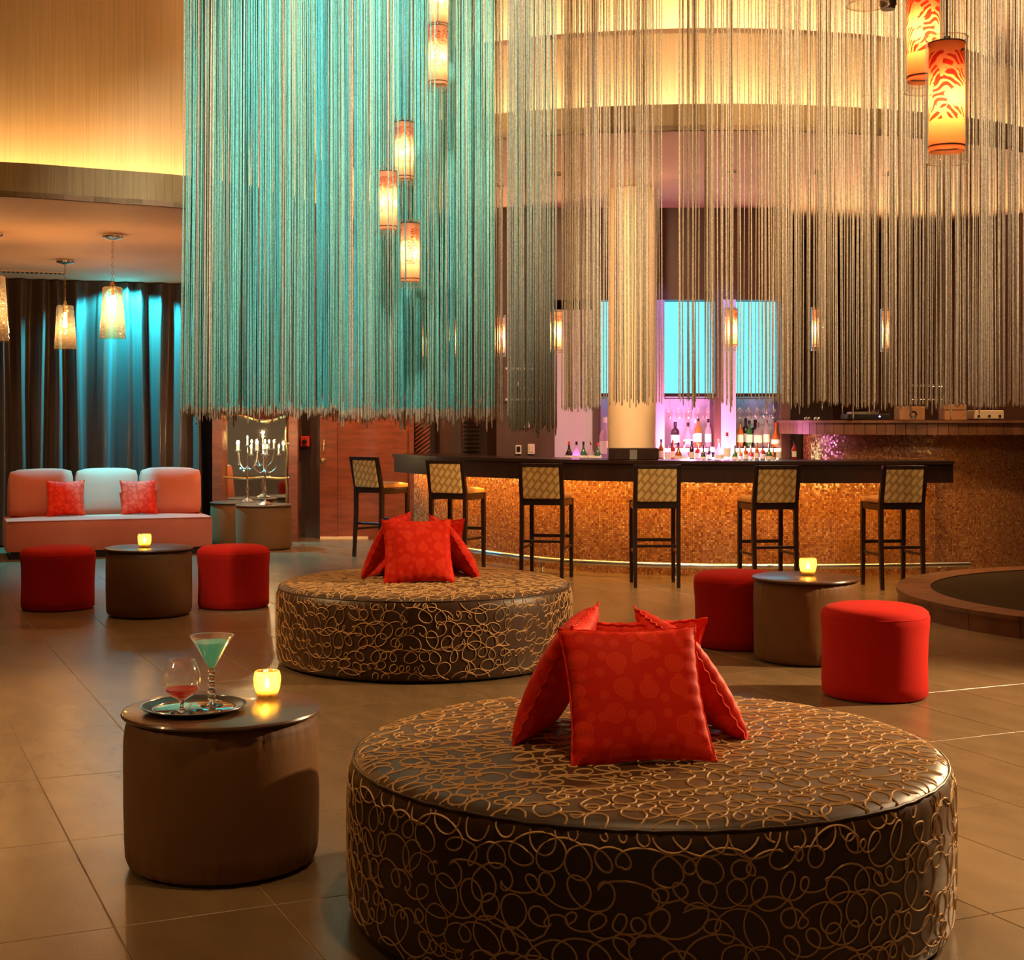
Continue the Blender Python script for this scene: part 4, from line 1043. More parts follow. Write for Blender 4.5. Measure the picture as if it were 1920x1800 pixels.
for k in range(3):
    c = link('back_cushion', rbox(cw, 0.20, 0.50, 0.06, 0.02), 'coral', sofa, (-SW / 2 + 0.06 + cw / 2 + k * (cw + 0.015), SD / 2 - 0.24, 0.385), (R_(-11), R_(0.8 * (k - 1)), 0))
link('back_panel', rbox(SW - 0.1, 0.09, 0.36, 0.02), 'coral', sofa, (0, SD / 2 - 0.06, 0.38))
def on_sofa(t, d, z): 
    p = mid + u_ * t + nrm * d; return (p.x, p.y, z)
ang = math.atan2(u_.y, u_.x)
pillow('shiny red pillow on the sofa between its first and middle back cushions', on_sofa(-0.42, 0.02, 0.405), ang, R_(16), 2, 0, 0.90, 'red pillows on the sofa')
pillow('shiny red pillow on the sofa before the gap nearest the mirror', on_sofa(0.33, 0.02, 0.405), ang, R_(16), 3, R_(1), 0.88, 'red pillows on the sofa')

# ---- bar stools
def stool_protos():
    parts = []
    W, Dp, SHt, BT = 0.40, 0.42, 0.715, 1.035
    lw = 0.036
    def leg(x, y0, ybot, top, ytop):
        mb = MB(); a = lw / 2; b = lw / 2 * 0.8
        pts = [(x, ybot, 0, b), (x, y0, 0.45, a), (x, y0, SHt, a), (x, ytop, top, a * 0.9)]
        for (cx, cy, z, r) in pts:
            for dx, dy in ((-1, -1), (1, -1), (1, 1), (-1, 1)): mb.v.append((cx + dx * r, cy + dy * r, z))
        for k in range(3):
            for q in range(4):
                i, j = k * 4 + q, k * 4 + (q + 1) % 4; mb.f.append((i, j, j + 4, i + 4))
        mb.f.append((3, 2, 1, 0)); mb.f.append((12, 13, 14, 15)); return mb
    for s in (-1, 1):
        x = s * (W / 2 - lw / 2)
        parts.append(('leg', leg(x, lw / 2, -0.012, BT, -0.055).mesh('leg'), 'wood_dark'))
        parts.append(('leg', leg(x, Dp - lw / 2, Dp - lw / 2, SHt, Dp - lw / 2).mesh('leg'), 'wood_dark'))
    a = W / 2 - lw
    parts.append(('seat_rail', MB().box(-a, a, 0.004, 0.03, SHt - 0.05, SHt + 0.01, 0.003).mesh('seat_rail'), 'wood_dark'))
    parts.append(('seat_rail', MB().box(-a, a, Dp - 0.03, Dp - 0.004, SHt - 0.06, SHt - 0.005, 0.003).mesh('seat_rail'), 'wood_dark'))
    for s in (-1, 1):
        parts.append(('seat_rail', MB().box(s * (W / 2 - 0.018) - 0.012, s * (W / 2 - 0.018) + 0.012, lw, Dp - lw, SHt - 0.06, SHt - 0.005, 0.003).mesh('seat_rail'), 'wood_dark'))
        parts.append(('stretcher', MB().box(s * (W / 2 - 0.018) - 0.008, s * (W / 2 - 0.018) + 0.008, 0.02, Dp - 0.02, 0.275, 0.30, 0.003).mesh('stretcher'), 'wood_dark'))
    parts.append(('stretcher', MB().box(-a, a, Dp - 0.028, Dp - 0.008, 0.355, 0.385, 0.003).mesh('stretcher'), 'wood_dark'))
    parts.append(('stretcher', MB().box(-a, a, 0.008, 0.026, 0.335, 0.36, 0.003).mesh('stretcher'), 'wood_dark'))
    parts.append(('top_rail', MB().box(-a, a, -0.07, -0.042, BT - 0.032, BT, 0.004).mesh('top_rail'), 'wood_dark'))
    back = MB().box(-a, a, -0.018, 0.018, 0, 0.285, 0.008).xf(Matrix.Translation((0, -0.002, SHt + 0.008)) @ Matrix.Rotation(R_(9.3), 4, 'X'))
    parts.append(('backrest', back.mesh('backrest'), 'weave_gold'))
    parts.append(('seat', rbox(W - 0.01, Dp - 0.03, 0.055, 0.022, 0.012), 'seat_leather'))
    return parts, SHt
SP, SHt = stool_protos()
for nme, me, mm in SP:
    if not me.materials: me.materials.append(MATS[mm])
def stool(label, rl, rr):        # rear-left and rear-right feet on the floor
    rl, rr = Vector(rl), Vector(rr); c = (rl + rr) / 2; d = (rr - rl)
    t = thing('bar_stool', label, 'bar stool', (c.x, c.y, 0), math.atan2(d.y, d.x), 'bar stools along the counter')
    for nme, me, mm in SP:
        o = link(nme, me, None, t)
        if nme == 'seat': o.location = (0, 0.215, SHt - 0.005)
stool('dark bar stool with gold woven back, at the door end of the bar', (-1.64, 15.1), (-1.33, 14.85))
stool('dark bar stool with gold woven back, second along the bar from the door', (-0.80, 13.83), (-0.42, 13.65))
stool('dark bar stool with gold woven back, third along the bar from the door', (0.06, 12.80), (0.46, 12.70))
stool('dark bar stool with gold woven back, square to the bar below the cream column', (1.02, 12.27), (1.42, 12.27))
stool('dark bar stool with gold woven back, behind the drum table near the bar', (2.00, 12.10), (2.39, 12.16))
stool('dark bar stool with gold woven back, at the booth end of the bar', (3.055, 12.1), (3.448, 12.16))

# ================================================================== LAMPS
def cord_to(z0, z1, parent, m='black', r=0.004): MB().tube([(0, 0, z0), (0, 0, z1)], r, 6).build('cord', m, parent)
LR, LH, GR, GH = 0.0555, 0.345, 0.0655, 0.395       # shade in a clear glass tube, base of the glass at z = 0
sh_z = 0.035
sh_prof = [(LR, sh_z), (LR, sh_z + LH)]
sh_m = {}
for mm in ('shade_orange', 'shade_blush'):
    me = MB().lathe([(LR, sh_z + LH * k / 6) for k in range(7)], 32, close=False).mesh('shade', 60); me.materials.append(MATS[mm]); sh_m[mm] = me
gl_me = MB().lathe([(GR, 0.0), (GR, GH)], 32, close=False).mesh('glass_tube', 60); gl_me.materials.append(MATS['glass_lamp'])
rim_me = []
for r, z in ((GR, 0.0), (GR, GH)):
    me = MB().tube([(r * math.cos(2 * PI * k / 28), r * math.sin(2 * PI * k / 28), z) for k in range(29)], 0.0022, 5, cap=False).mesh('glass_rim', 60); me.materials.append(MATS['glass_drink']); rim_me.append(me)
band_me = []
for z in (sh_z + 0.016, sh_z + LH - 0.002):
    me = MB().tube([((LR + 0.0008) * math.cos(2 * PI * k / 28), (LR + 0.0008) * math.sin(2 * PI * k / 28), z) for k in range(29)], 0.0024, 5, cap=False).mesh('band', 60); me.materials.append(MATS['wood_dark']); band_me.append(me)
cap_me = MB().lathe([(0, GH + 0.004), (0.012, GH + 0.004), (0.012, GH - 0.09), (0.02, GH - 0.10), (0.02, GH - 0.14), (0, GH - 0.14)], 14).mesh('lamp_holder', 40); cap_me.materials.append(MATS['silver'])
cross_me = MB().box(-GR, GR, -0.002, 0.002, GH - 0.035, GH - 0.031).mesh('support_bar'); cross_me.materials.append(MATS['silver'])
screw_me = MB().lathe([(0.0045, 0), (0.0045, 0.006), (0, 0.008)], 8).xf(Matrix.Translation((0.02, -LR + 0.002, sh_z + LH - 0.033)) @ Matrix.Rotation(PI / 2, 4, 'X')).mesh('screw'); screw_me.materials.append(MATS['black'])
blb_me = MB().lathe([(0, 0.200), (0.009, 0.203), (0.014, 0.215), (0.012, 0.234), (0.008, 0.255), (0, 0.256)], 12).mesh('bulb', 60); blb_me.materials.append(MATS['bulb'])
def pendant(label, px, py_bot, D, group, sm, power, s=1.0, ztop=CEIL, rz=0.0):
    p = P(px, py_bot, D)
    t = thing('pendant_lamp', label, 'lamp', tuple(p), rz, group); t.scale = (s, s, s)
    for nme, me in (('shade', sh_m[sm]), ('glass_tube', gl_me), ('glass_rim', rim_me[0]), ('glass_rim', rim_me[1]), ('band', band_me[0]), ('band', band_me[1]), ('lamp_holder', cap_me), ('support_bar', cross_me), ('screw', screw_me), ('bulb', blb_me)):
        link(nme, me, None, t)
    cord_to(GH, (ztop - p.z) / s, t, 'grey_metal', 0.003)
    MB().lathe([(0.05, (ztop - p.z) / s - 0.02), (0.05, (ztop - p.z) / s)], 16).build('ceiling_rose', 'silver', t)
    point('pendant_light', (0, 0, 0.182), power, (1.0, 0.62, 0.26), 0.012, t)
    return t
PEN = 1.15
pendant('orange glass tube pendant with red leaf print, hung lowest of the three', 1775, 305, 4.62, 'orange leaf pendants', 'shade_orange', PEN * 1.5, rz=0.3)
pendant('orange glass tube pendant with red leaf print, hung just behind the lowest one', 1731, 172, 5.05, 'orange leaf pendants', 'shade_orange', PEN * 1.5, rz=1.2)
pendant('orange glass tube pendant hung highest, only its glass rim showing', 1627, 10, 4.62, 'orange leaf pendants', 'shade_orange', PEN * 1.5, rz=2.2)
for lab, px, py, rz, DD in (('blush glass pendant hung highest before the turquoise strings', 823, 62, 0.2, 8.78), ('blush glass pendant directly below the highest before the turquoise strings', 821, 170, 1.0, 8.6), ('blush glass pendant in the middle of the turquoise strings beside a paired one', 758, 347, 2.0, 8.8),
                    ('blush glass pendant at the edge of the three before the turquoise strings', 727, 441, 3.0, 8.7), ('blush glass pendant hung lowest before the turquoise strings', 769, 539, 4.1, 8.62)):
    pendant(lab, px, py, DD, 'blush pendants in the turquoise strings', 'shade_blush', PEN * 0.9, 1.0, CEIL, rz)
for i, (px, py, D) in enumerate(((795, 674, 14.9), (850, 669, 14.2), (936, 668, 13.5), (1043, 661, 12.9), (1371, 657, 12.75), (1534, 657, 12.8), (1664, 659, 12.9))):
    pendant('small pink glass tube pendant over the bar, %s' % ['first from the wooden door', 'second from the wooden door', 'third from the wooden door', 'fourth from the wooden door', 'before the lilac pilaster between the lit panels', 'between the lit panels and the booth', 'last, over the booth end of the counter'][i], px, py, D, 'pendants over the bar', 'shade_blush', PEN * 2.2, 0.95, 3.6 if px > 750 else 3.6, i * 1.1)
# small grey spot fixture beside the highest orange pendant
g = thing('spot_fixture', 'small grey ceiling spot on a rod beside the orange pendants', 'spotlight', tuple(P(1665, 18, 6.2)))
MB().tube([(0, 0, 0.05), (0, 0, CEIL - g.location.z)], 0.006, 8).build('rod', 'grey_metal', g)
MB().lathe([(0.03, 0), (0.034, 0.02), (0.034, 0.07), (0.015, 0.09), (0, 0.09)], 16).build('head', 'grey_metal', g, 40)
for k in range(4): MB().lathe([(0.037, 0.02 + k * 0.014), (0.037, 0.026 + k * 0.014)], 16).build('cooling_fin', 'grey_metal', g)
# sofa pendants: tapered hammered glass on chains
link_me = MB().tube([(0.008 * math.cos(2 * PI * k / 10), 0, 0.017 * math.sin(2 * PI * k / 10)) for k in range(11)], 0.0022, 5, cap=False).mesh('chain_link', 60); link_me.materials.append(MATS['gold'])
def taper(label, px, py0, py1, ytop, D, k):
    p = P(px, py1, D); h = (py1 - py0) / F * D; z1 = 3.0 - p.z
    t = thing('glass_pendant', label, 'lamp', tuple(p), k, 'tapered glass pendants over the sofa')
    rb, rt = h * 0.25, h * 0.19
    def wv(a, j, r, z): return 0.006 * math.sin(a * 5 + k) * (1 - j / 6) + 0.003 * math.sin(a * 11 + z * 40)
    MB().lathe([(rb + (rt - rb) * j / 6, h * j / 6) for j in range(7)] + [(rt * 0.85, h + 0.012), (0.02, h + 0.016)], 36, wob=wv, close=False).build('shade', 'glass_shade', t, 60)
    MB().lathe([(0.02, h + 0.01), (0.022, h + 0.03), (0.008, h + 0.06), (0, h + 0.06)], 12).build('cap', 'gold', t, 40)
    MB().lathe([(0.012, h - 0.06), (0.012, h + 0.012)], 10).build('lamp_holder', 'gold', t)
    MB().lathe([(0, h * 0.5), (0.016, h * 0.52), (0.022, h * 0.6), (0.016, h * 0.7), (0.010, h - 0.06)], 12).build('bulb', 'bulb', t, 60)
    n = int((z1 - h - 0.08) / 0.028)
    for q in range(n):
        o = link('chain_link', link_me, None, t, (0, 0, h + 0.075 + q * (z1 - h - 0.1) / max(n - 1, 1)), (0, 0, (q % 2) * PI / 2))
    MB().lathe([(0.006, z1 - 0.05), (0.03, z1 - 0.045), (0.085, z1 - 0.03), (0.09, z1 - 0.012), (0.085, z1)], 28).build('ceiling_rose', 'silver', t, 40)
    point('pendant_light', (0, 0, h * 0.42), 8.5, (1.0, 0.56, 0.22), 0.015, t)
taper('tapered glass pendant on a long chain before the lit turquoise folds of the curtain', 211, 541, 635, 440, 12.45, 0.3)
taper('tapered glass pendant on a chain over the sofa, before the unlit brown folds', 122, 575, 655, 488, 14.4, 1.7)
taper('tapered glass pendant at the far curtain end of the sofa', -14, 520, 640, 440, 12.3, 2.6)

# ---- mirror and candelabras
mi = thing('wall_mirror', 'tall mirror in a curly gold frame behind the candelabras', 'mirror', (XD(479, 16.95), 16.95, 0.0))
mw, mz0, mz1 = 0.365, 0.12, ZD(790, 16.95)
def crest(x): return mz1 + 0.03 + 0.035 * math.sin((x / mw + 1) * PI * 1.05 + 0.4)
xs = [-mw + 2 * mw * k / 24 for k in range(25)]
MB().slab([(x, mz0) for x in (-mw, mw)] + [(x, crest(x)) for x in reversed(xs)], 0, 0.02).xf(Matrix.Rotation(PI / 2, 4, 'X')).build('mirror_glass', 'mirror', mi)
for s in (-1, 1):
    MB().tube([(s * (mw + 0.008 * math.sin(z * 14)), -0.02, z) for z in [mz0 + (mz1 - mz0) * k / 30 for k in range(31)]], 0.018, 8).build('frame_side', 'gold', mi, 60)
MB().tube([(x, -0.025, crest(x) + 0.006) for x in xs], [0.016 + 0.008 * abs(math.sin(x * 12)) for x in xs], 8).build('frame_crest', 'gold', mi, 60)
MB().tube([(x, -0.025, ZD(896, 16.95) + 0.006 * math.sin(x * 16)) for x in xs], 0.016, 8).build('frame_rail', 'gold', mi, 60)
MB().tube([(x, -0.025, mz0) for x in xs], 0.018, 8).build('frame_bottom', 'gold', mi, 60)
orn = []
for s in (-1, 1):
    MB().tube([(s * (0.02 + 0.16 * (k / 16) + 0.03 * math.cos(k * 0.6)) - 0.1, -0.02, crest(-0.1) + 0.04 + 0.05 * math.sin(k * 0.6) * (1 - k / 20) + 0.08 * (1 - k / 16)) for k in range(17)], 0.014, 7).build('scroll', 'dark_iron', mi, 60)
for dx, h in ((-0.14, 0.30), (-0.10, 0.36), (-0.06, 0.30)):
    MB().tube([(dx, -0.02, crest(-0.1) + 0.05), (dx, -0.02, crest(-0.1) + h - 0.04)], 0.006, 6).build('finial_stem', 'dark_iron', mi)
    MB().lathe([(0, -0.02), (0.014, 0), (0.018, 0.015), (0, 0.05)], 10).xf(Matrix.Translation((dx, -0.02, crest(-0.1) + h - 0.04))).build('crystal_finial', 'silver', mi, 40)
for s in (-1, 1):
    for z in (ZD(832, 16.95), ZD(896, 16.95)):
        MB().lathe([(0, -0.022), (0.016, -0.014), (0.022, 0), (0.016, 0.014), (0, 0.022)], 12).xf(Matrix.Translation((s * (mw + 0.03), -0.03, z))).build('rosette', 'gold', mi, 60)
def candelabra(label, loc, H, rz):
    t = thing('candelabra', label, 'candelabra', loc, rz, 'candelabras before the mirror')
    prof = [(0, 0), (0.085, 0), (0.09, 0.008), (0.06, 0.022), (0.022, 0.04), (0.012, 0.08), (0.014, 0.12), (0.024, 0.15), (0.012, 0.18), (0.010, H * 0.45), (0.02, H * 0.5), (0.010, H * 0.54), (0.009, H * 0.74), (0.018, H * 0.78), (0.010, H * 0.8), (0.008, H * 0.86)]
    MB().lathe(prof, 16).build('stem', 'silver', t, 50)
    spots = [(0, 0, H * 0.88)] + [(0.15 * math.cos(a), 0.15 * math.sin(a), H * 0.80) for a in (0.2, 0.2 + PI / 2, 0.2 + PI, 0.2 + 1.5 * PI)]
    for k, (x, y, z) in enumerate(spots):
        if k:
            pts = catmull([(0, 0, H * 0.56), (x * 0.35, y * 0.35, H * 0.52), (x * 0.8, y * 0.8, H * 0.6), (x, y, z - 0.01)], 6)
            arm = MB().tube(pts, 0.006, 6).build('arm', 'silver', t, 60)
            for q in range(3):
                pq = pts[6 + q * 4]
                MB().lathe([(0, -0.03), (0.009, -0.018), (0.006, 0), (0, 0.006)], 6).xf(Matrix.Translation((pq.x, pq.y, pq.z - 0.02))).build('crystal_drop', 'glass', arm)
        MB().lathe([(0.006, -0.012), (0.03, 0.0), (0.034, 0.010), (0.012, 0.006), (0, 0.006)], 14).xf(Matrix.Translation((x, y, z))).build('drip_cup', 'silver', t, 50)
        MB().lathe([(0.010, 0), (0.010, 0.07), (0, 0.072)], 10).xf(Matrix.Translation((x, y, z + 0.005))).build('candle', 'wax', t, 40)
        MB().lathe([(0, 0), (0.007, 0.006), (0.009, 0.016), (0.005, 0.03), (0, 0.04)], 8).xf(Matrix.Translation((x, y, z + 0.078))).build('flame', 'flame', t, 60)
    point('candelabra_light', (0, 0, H * 0.88 + 0.14), 5, (1.0, 0.66, 0.28), 0.012, t)
candelabra('silver candelabra with lit candles at the front of the drum table before the mirror', (XD(497, 15.86), 15.86, TH), 0.68, 0.1)
candelabra('silver candelabra with lit candles standing on the table behind, beside the other', (XD(464, 16.42), 16.42, TH), 0.72, 0.7)

# ================================================================== SMALL THINGS
# ---- votive candles
def votive(label, x, y, z, s):
    t = thing('votive_candle', label, 'candle', (x, y, z), 0.4, 'glass votive candles'); t.scale = (s, s, s)
    def wv(a, j, r, zz): return 0.0016 * math.cos(a * 12 + (j % 2) * PI) if 1 < j < 9 else 0
    MB().lathe([(0, 0.0), (0.028, 0.0), (0.033, 0.004)] + [(0.034 + 0.009 * math.sin(k / 6 * PI * 0.75), 0.012 + k * 0.0115) for k in range(7)] + [(0.037, 0.086), (0.034, 0.085), (0.036, 0.03), (0.03, 0.010), (0, 0.010)], 36, wob=wv).build('glass_cup', 'glass_votive', t, 50)
    MB().lathe([(0, 0.011), (0.028, 0.011), (0.028, 0.026), (0, 0.027)], 20).build('wax', 'wax', t, 40)
    MB().tube([(0, 0, 0.026), (0.001, 0, 0.034)], 0.001, 5).build('wick', 'black', t)
    MB().lathe([(0, 0.030), (0.005, 0.034), (0.0075, 0.042), (0.005, 0.054), (0, 0.066)], 10).build('flame', 'flame', t, 60)
    point('candle_light', (0, 0, 0.073), 0.8, (1.0, 0.58, 0.16), 0.006, t)
votive('glowing glass votive candle beside the tray of drinks', XD(501, 4.80), 4.80, TH, 1.03)
votive('glowing glass votive candle on the drum table before the sofa', XD(271, 10.52), 10.52, TH, 1.12)
votive('glowing glass votive candle on the drum table near the bar', XD(1515, 8.62), 8.62, TH, 1.18)
# ---- tray with two drinks
tc_ = (XD(364, 4.585), 4.585, TH)
tr = thing('serving_tray', 'round silver serving tray with dark rim under the drinks', 'tray', tc_)
MB().lathe([(0, 0.003), (0.118, 0.003), (0.124, 0.006), (0.128, 0.009)], 64, close=False).build('dish', 'mirror', tr, 40)
MB().lathe([(0.0, 0.0), (0.13, 0.0), (0.160, 0.014), (0.164, 0.018), (0.161, 0.019), (0.150, 0.0155), (0.128, 0.009)], 64, close=False).build('rim', 'black', tr, 40)
MB().tube([(0.1625 * math.cos(2 * PI * k / 64), 0.1625 * math.sin(2 * PI * k / 64), 0.0185) for k in range(65)], 0.0018, 6, cap=False).build('rim_edge', 'chrome', tr, 60)
MB().tube([(0.128 * math.cos(2 * PI * k / 64), 0.128 * math.sin(2 * PI * k / 64), 0.009) for k in range(65)], 0.0014, 6, cap=False).build('inner_ring', 'chrome', tr, 60)
sn = thing('brandy_snifter', 'brandy snifter with a little red liqueur on the tray', 'glass', (XD(341, 4.535), 4.535, TH + 0.0035))
bowl = [(0.006, 0.036), (0.012, 0.041), (0.032, 0.052), (0.050, 0.070), (0.059, 0.092), (0.060, 0.105), (0.055, 0.128), (0.046, 0.150), (0.040, 0.163)]
MB().lathe(bowl, 40, close=False).build('bowl', 'glass_drink', sn, 60)
MB().tube([(0.040 * math.cos(2 * PI * k / 32), 0.040 * math.sin(2 * PI * k / 32), 0.163) for k in range(33)], 0.0012, 5, cap=False).build('lip', 'glass_drink', sn, 60)
MB().lathe([(0.036, 0), (0.036, 0.002), (0.012, 0.008), (0.006, 0.014), (0.005, 0.026), (0.008, 0.038)], 28).build('foot', 'solid_glass', sn, 50)
MB().lathe([(0, 0.041)] + [(r - 0.0015, z) for r, z in bowl[1:4]] + [(0.0515, 0.075), (0, 0.075)], 32).build('liqueur', 'drink_pink', sn, 50)
ma = thing('martini_glass', 'martini glass of turquoise cocktail on a beaded glass stem', 'glass', (XD(397, 4.65), 4.65, TH + 0.0035))
con = [(0.004, 0.117), (0.010, 0.122), (0.068, 0.222)]
MB().lathe([(0.004, 0.117), (0.010, 0.121), (0.030, 0.155), (0.050, 0.190), (0.069, 0.222)], 44, close=False).build('bowl', 'glass_drink', ma, 60)
MB().tube([(0.069 * math.cos(2 * PI * k / 40), 0.069 * math.sin(2 * PI * k / 40), 0.222) for k in range(41)], 0.0014, 5, cap=False).build('lip', 'glass_drink', ma, 60)
MB().lathe([(0, 0.120), (0.009, 0.122), (0.029, 0.156), (0.049, 0.1905), (0.056, 0.204), (0, 0.204)], 40).build('cocktail', 'drink_teal', ma, 50)
for k in range(5):
    zc, r = 0.024 + k * 0.0205, 0.0125
    MB().lathe([(0.004, zc - r), (r * 0.75, zc - r * 0.66), (r, zc), (r * 0.75, zc + r * 0.66), (0.004, zc + r)], 20).build('stem_bead', 'solid_glass', ma, 70)
MB().lathe([(0.036, 0), (0.036, 0.002), (0.014, 0.007), (0.006, 0.014)], 28).build('foot', 'solid_glass', ma, 50)

# ================================================================== STRING CURTAINS
def lin(c): return tuple(x for x in c)
TQ = [(0.03, 0.38, 0.44), (0.08, 0.45, 0.44), (0.14, 0.50, 0.44), (0.20, 0.52, 0.43), (0.32, 0.49, 0.38)]
BG = [(0.50, 0.39, 0.26), (0.44, 0.34, 0.22), (0.58, 0.47, 0.33), (0.36, 0.27, 0.17)]
ST = MB; ZT = CEIL - 0.04
def strings(name, label, rows, seed):
    rnd = random.Random(seed); V = []; Fc = []; Cc = []
    for (p0, p1, n, zf, colf, keep, r) in rows:
        a, b = Vector(p0), Vector(p1)
        for k in range(n):
            t = (k + rnd.uniform(-0.45, 0.45)) / n; px = a + (b - a) * t
            if not keep(t, rnd): continue
            z0 = zf(t, rnd); c = colf(t, rnd); dip = name.startswith('turq'); zd = max(z0 + 0.03, 1.475 + 0.035 * noise.noise(Vector((t * 30, 9.1, 0))) + rnd.uniform(-0.012, 0.012)); ce = rnd.choice(BG); rr = r * rnd.uniform(0.8, 1.15)
            x, y = px.x + rnd.uniform(-0.004, 0.004), px.y + rnd.uniform(-0.018, 0.018)
            drift = rnd.uniform(-0.006, 0.006); ph = rnd.uniform(0, 6); lean = (-0.032 * max(0, 1 - t * 3) if name.startswith('turq') else 0)
            i = len(V); zs = [ZT, 4.6, 4.0, 3.4, 2.8, 2.3, 1.9, zd + 0.012, zd, z0 + 0.02, z0]; m = len(zs)
            for j, z in enumerate(zs):
                q = (ZT - z) / 4.0
                ox = drift * q + 0.0022 * math.sin(ph + z * 2.4) + lean * q; oy = 0.003 * math.sin(ph * 1.7 + z * 2)
                w_ = rr * (1.25 if j == m - 2 else (0.5 if j == m - 1 else 1))
                for s in range(5):
                    V.append((x + ox + w_ * math.cos(s * 1.2566 + ph), y + oy + w_ * math.sin(s * 1.2566 + ph), z))
            for j in range(m - 1):
                for s in range(5):
                    u, v2 = i + j * 5 + s, i + j * 5 + (s + 1) % 5; Fc.append((u, v2, v2 + 5, u + 5))
            Fc.append(tuple(i + (m - 1) * 5 + s for s in range(5)))
            Cc += [(*c, 1.0)] * ((m - 3) * 5) + [(*(ce if dip else c), 1.0)] * 15
    me = bpy.data.meshes.new(name); me.from_pydata(V, [], Fc)
    at = me.color_attributes.new('col', 'FLOAT_COLOR', 'POINT'); at.data.foreach_set('color', [x for c in Cc for x in c])
    me.polygons.foreach_set('use_smooth', [True] * len(me.polygons)); me.update()
    o = link(name, me, 'thread'); tag(o, label, 'string curtain', None, 'stuff'); return o
def hem(base, amp, sd):
    def f(t, rnd):
        n = noise.noise(Vector((t * 26.0, sd, 0))) * amp + noise.noise(Vector((t * 90.0, sd + 5, 0))) * amp * 0.7
        return base(t) + n + rnd.uniform(-0.012, 0.012) - (0.05 if rnd.random() < 0.05 else 0)
    return f
def clump(dens, sd, f=60.0, amt=0.5):
    def k(t, rnd): return rnd.random() < dens + amt * noise.noise(Vector((t * f, sd, 3.3)))
    return k
XA0, XA1 = XD(350, 9.35), XD(930, 9.0)
tqc = lambda t, r: TQ[max(0, min(4, int(2.2 + 2.6 * noise.noise(Vector((t * 34, 2.7, 0))) + r.uniform(-1.3, 1.6))))] if r.random() < (0.95 if t > 0.12 else 0.7) else r.choice(BG)
strings('turquoise_string_curtain', 'dense turquoise string curtain with beige ends hanging from the ceiling', [
    ((XA0, 9.35), (XA1, 9.0), 250, hem(lambda t: 1.425 + 0.02 * math.sin(t * 5 + 0.5), 0.07, 1.0), tqc, clump(0.86, 1.0), 0.0038),
    ((XA0, 9.41), (XA1, 9.06), 240, hem(lambda t: 1.43 + 0.02 * math.sin(t * 5 + 0.5), 0.07, 2.0), tqc, clump(0.80, 2.0), 0.0038),
    ((XA0, 9.47), (XA1, 9.12), 220, hem(lambda t: 1.44 + 0.02 * math.sin(t * 5 + 0.5), 0.07, 3.0), tqc, clump(0.74, 3.0), 0.0038),
    ((XD(350, 8.45), 8.45), (XD(930, 8.4), 8.4), 46, hem(lambda t: 1.50, 0.05, 4.0), tqc, clump(0.5, 4.0), 0.0036)], 11)
bgc = lambda t, r: r.choice(BG)
strings('beige_string_curtain', 'thin beige string curtain hanging close behind the turquoise strings', [
    ((XA0, 9.52), (XD(955, 9.17), 9.17), 200, hem(lambda t: 1.42 + 0.02 * math.sin(t * 5 + 0.5), 0.10, 5.0), bgc, clump(0.75, 5.0, 40, 0.7), 0.0046)], 12)
strings('grey_string_curtain', 'narrow grey green string curtain between the turquoise and the beige ones', [
    ((XD(956, 8.95), 8.95), (XD(1046, 8.9), 8.9), 26, hem(lambda t: 1.345, 0.05, 6.0), lambda t, r: r.choice([(0.20, 0.26, 0.20), (0.26, 0.28, 0.20), (0.30, 0.27, 0.18)]), clump(0.9, 6.0), 0.0046),
    ((XD(952, 9.1), 9.05), (XD(1046, 9.0), 9.0), 24, hem(lambda t: 1.36, 0.05, 7.0), lambda t, r: r.choice([(0.22, 0.26, 0.20), (0.34, 0.28, 0.18)]), clump(0.75, 7.0), 0.0046)], 13)
def hb(t):
    px = 1050 + t * 950
    y = 768 if px < 1140 else (752 if px < 1480 else (760 if px < 1620 else 766))
    return 1.4 - (y - 790) / F * 9.0
def thin(k): return lambda t, rnd: k(t, rnd) and not (0.20 < t < 0.46 and rnd.random() < 0.42)
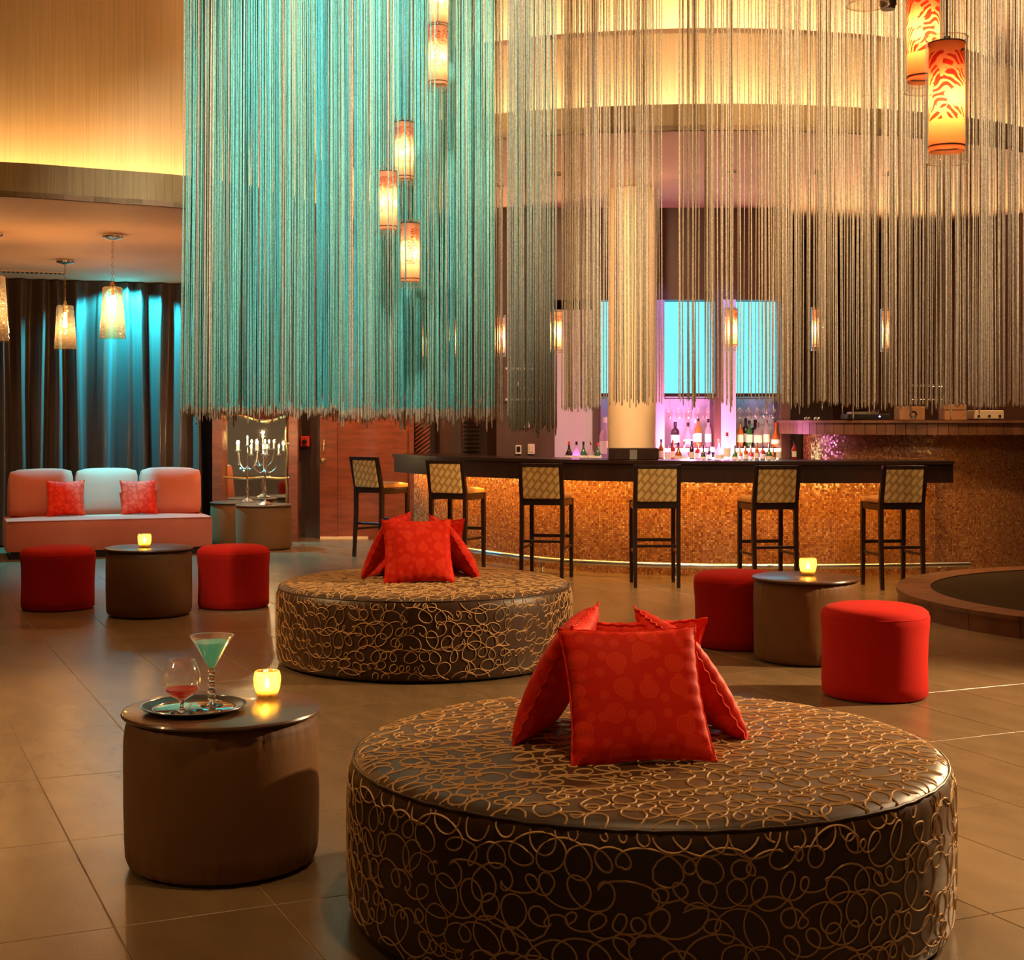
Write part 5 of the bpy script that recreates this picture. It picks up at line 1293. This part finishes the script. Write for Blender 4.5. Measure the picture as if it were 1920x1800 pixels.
strings('taupe_string_curtain', 'wide open taupe string curtain hanging before the bar', [
    ((XD(1048, 9.9), 9.9), (XD(2000, 8.2), 8.2), 400, hem(hb, 0.035, 8.0), bgc, thin(clump(0.64, 8.0, 80, 0.5)), 0.0037),
    ((XD(1052, 10.0), 10.0), (XD(2000, 8.32), 8.32), 340, hem(lambda t: hb(t) + 0.015, 0.04, 9.0), bgc, thin(clump(0.55, 9.0, 60, 0.5)), 0.0037),
    ((XD(1056, 10.1), 10.1), (XD(2000, 8.45), 8.45), 200, hem(lambda t: hb(t) + 0.02, 0.04, 10.0), bgc, thin(clump(0.45, 10.0, 50, 0.5)), 0.0037),
    ((XD(2002, 8.2), 8.2), (4.7, 9.2), 140, hem(lambda t: 1.48, 0.035, 18.0), bgc, clump(0.72, 18.0, 30, 0.6), 0.0050),
    ((XD(2002, 8.33), 8.33), (4.7, 9.33), 130, hem(lambda t: 1.49, 0.04, 19.0), bgc, clump(0.62, 19.0, 30, 0.6), 0.0050)], 14)
# ---- details that belong to one part of their thing hang under that part
SUB = {'pendant_lamp': {'band': 'shade', 'screw': 'shade', 'glass_rim': 'glass_tube', 'bulb': 'lamp_holder', 'ceiling_rose': 'cord'}, 'throw_pillow': {'piping': 'cover'}, 'pouf': {'seam': 'body'},
       'round_ottoman': {'welt': 'body'}, 'votive_candle': {'wick': 'wax', 'flame': 'wax'}, 'martini_glass': {'lip': 'bowl'}, 'brandy_snifter': {'lip': 'bowl'}, 'serving_tray': {'rim_edge': 'rim', 'inner_ring': 'dish'},
       'glass_pendant': {'bulb': 'lamp_holder'}, 'turntable': {'pilot_light': 'plinth', 'tonearm': 'plinth', 'platter': 'plinth'}, 'mixer_case': {'knob': 'case', 'foot': 'case'}, 'fire_alarm': {'button': 'case', 'label_strip': 'case'},
       'bottle': {'label': 'body'}, 'speaker': {'cone': 'cabinet'}}
for t in [o for o in bpy.data.objects if o.parent is None and o.type == 'EMPTY']:
    rule = SUB.get(t.name.split('.')[0])
    if not rule: continue
    kids = {}
    for c in t.children: kids.setdefault(c.name.split('.')[0], c)
    for c in list(t.children):
        b = c.name.split('.')[0]
        if b in rule and rule[b] in kids: c.parent = kids[rule[b]]
print('tris', sum(len(o.data.polygons) for o in bpy.data.objects if o.type == 'MESH'))
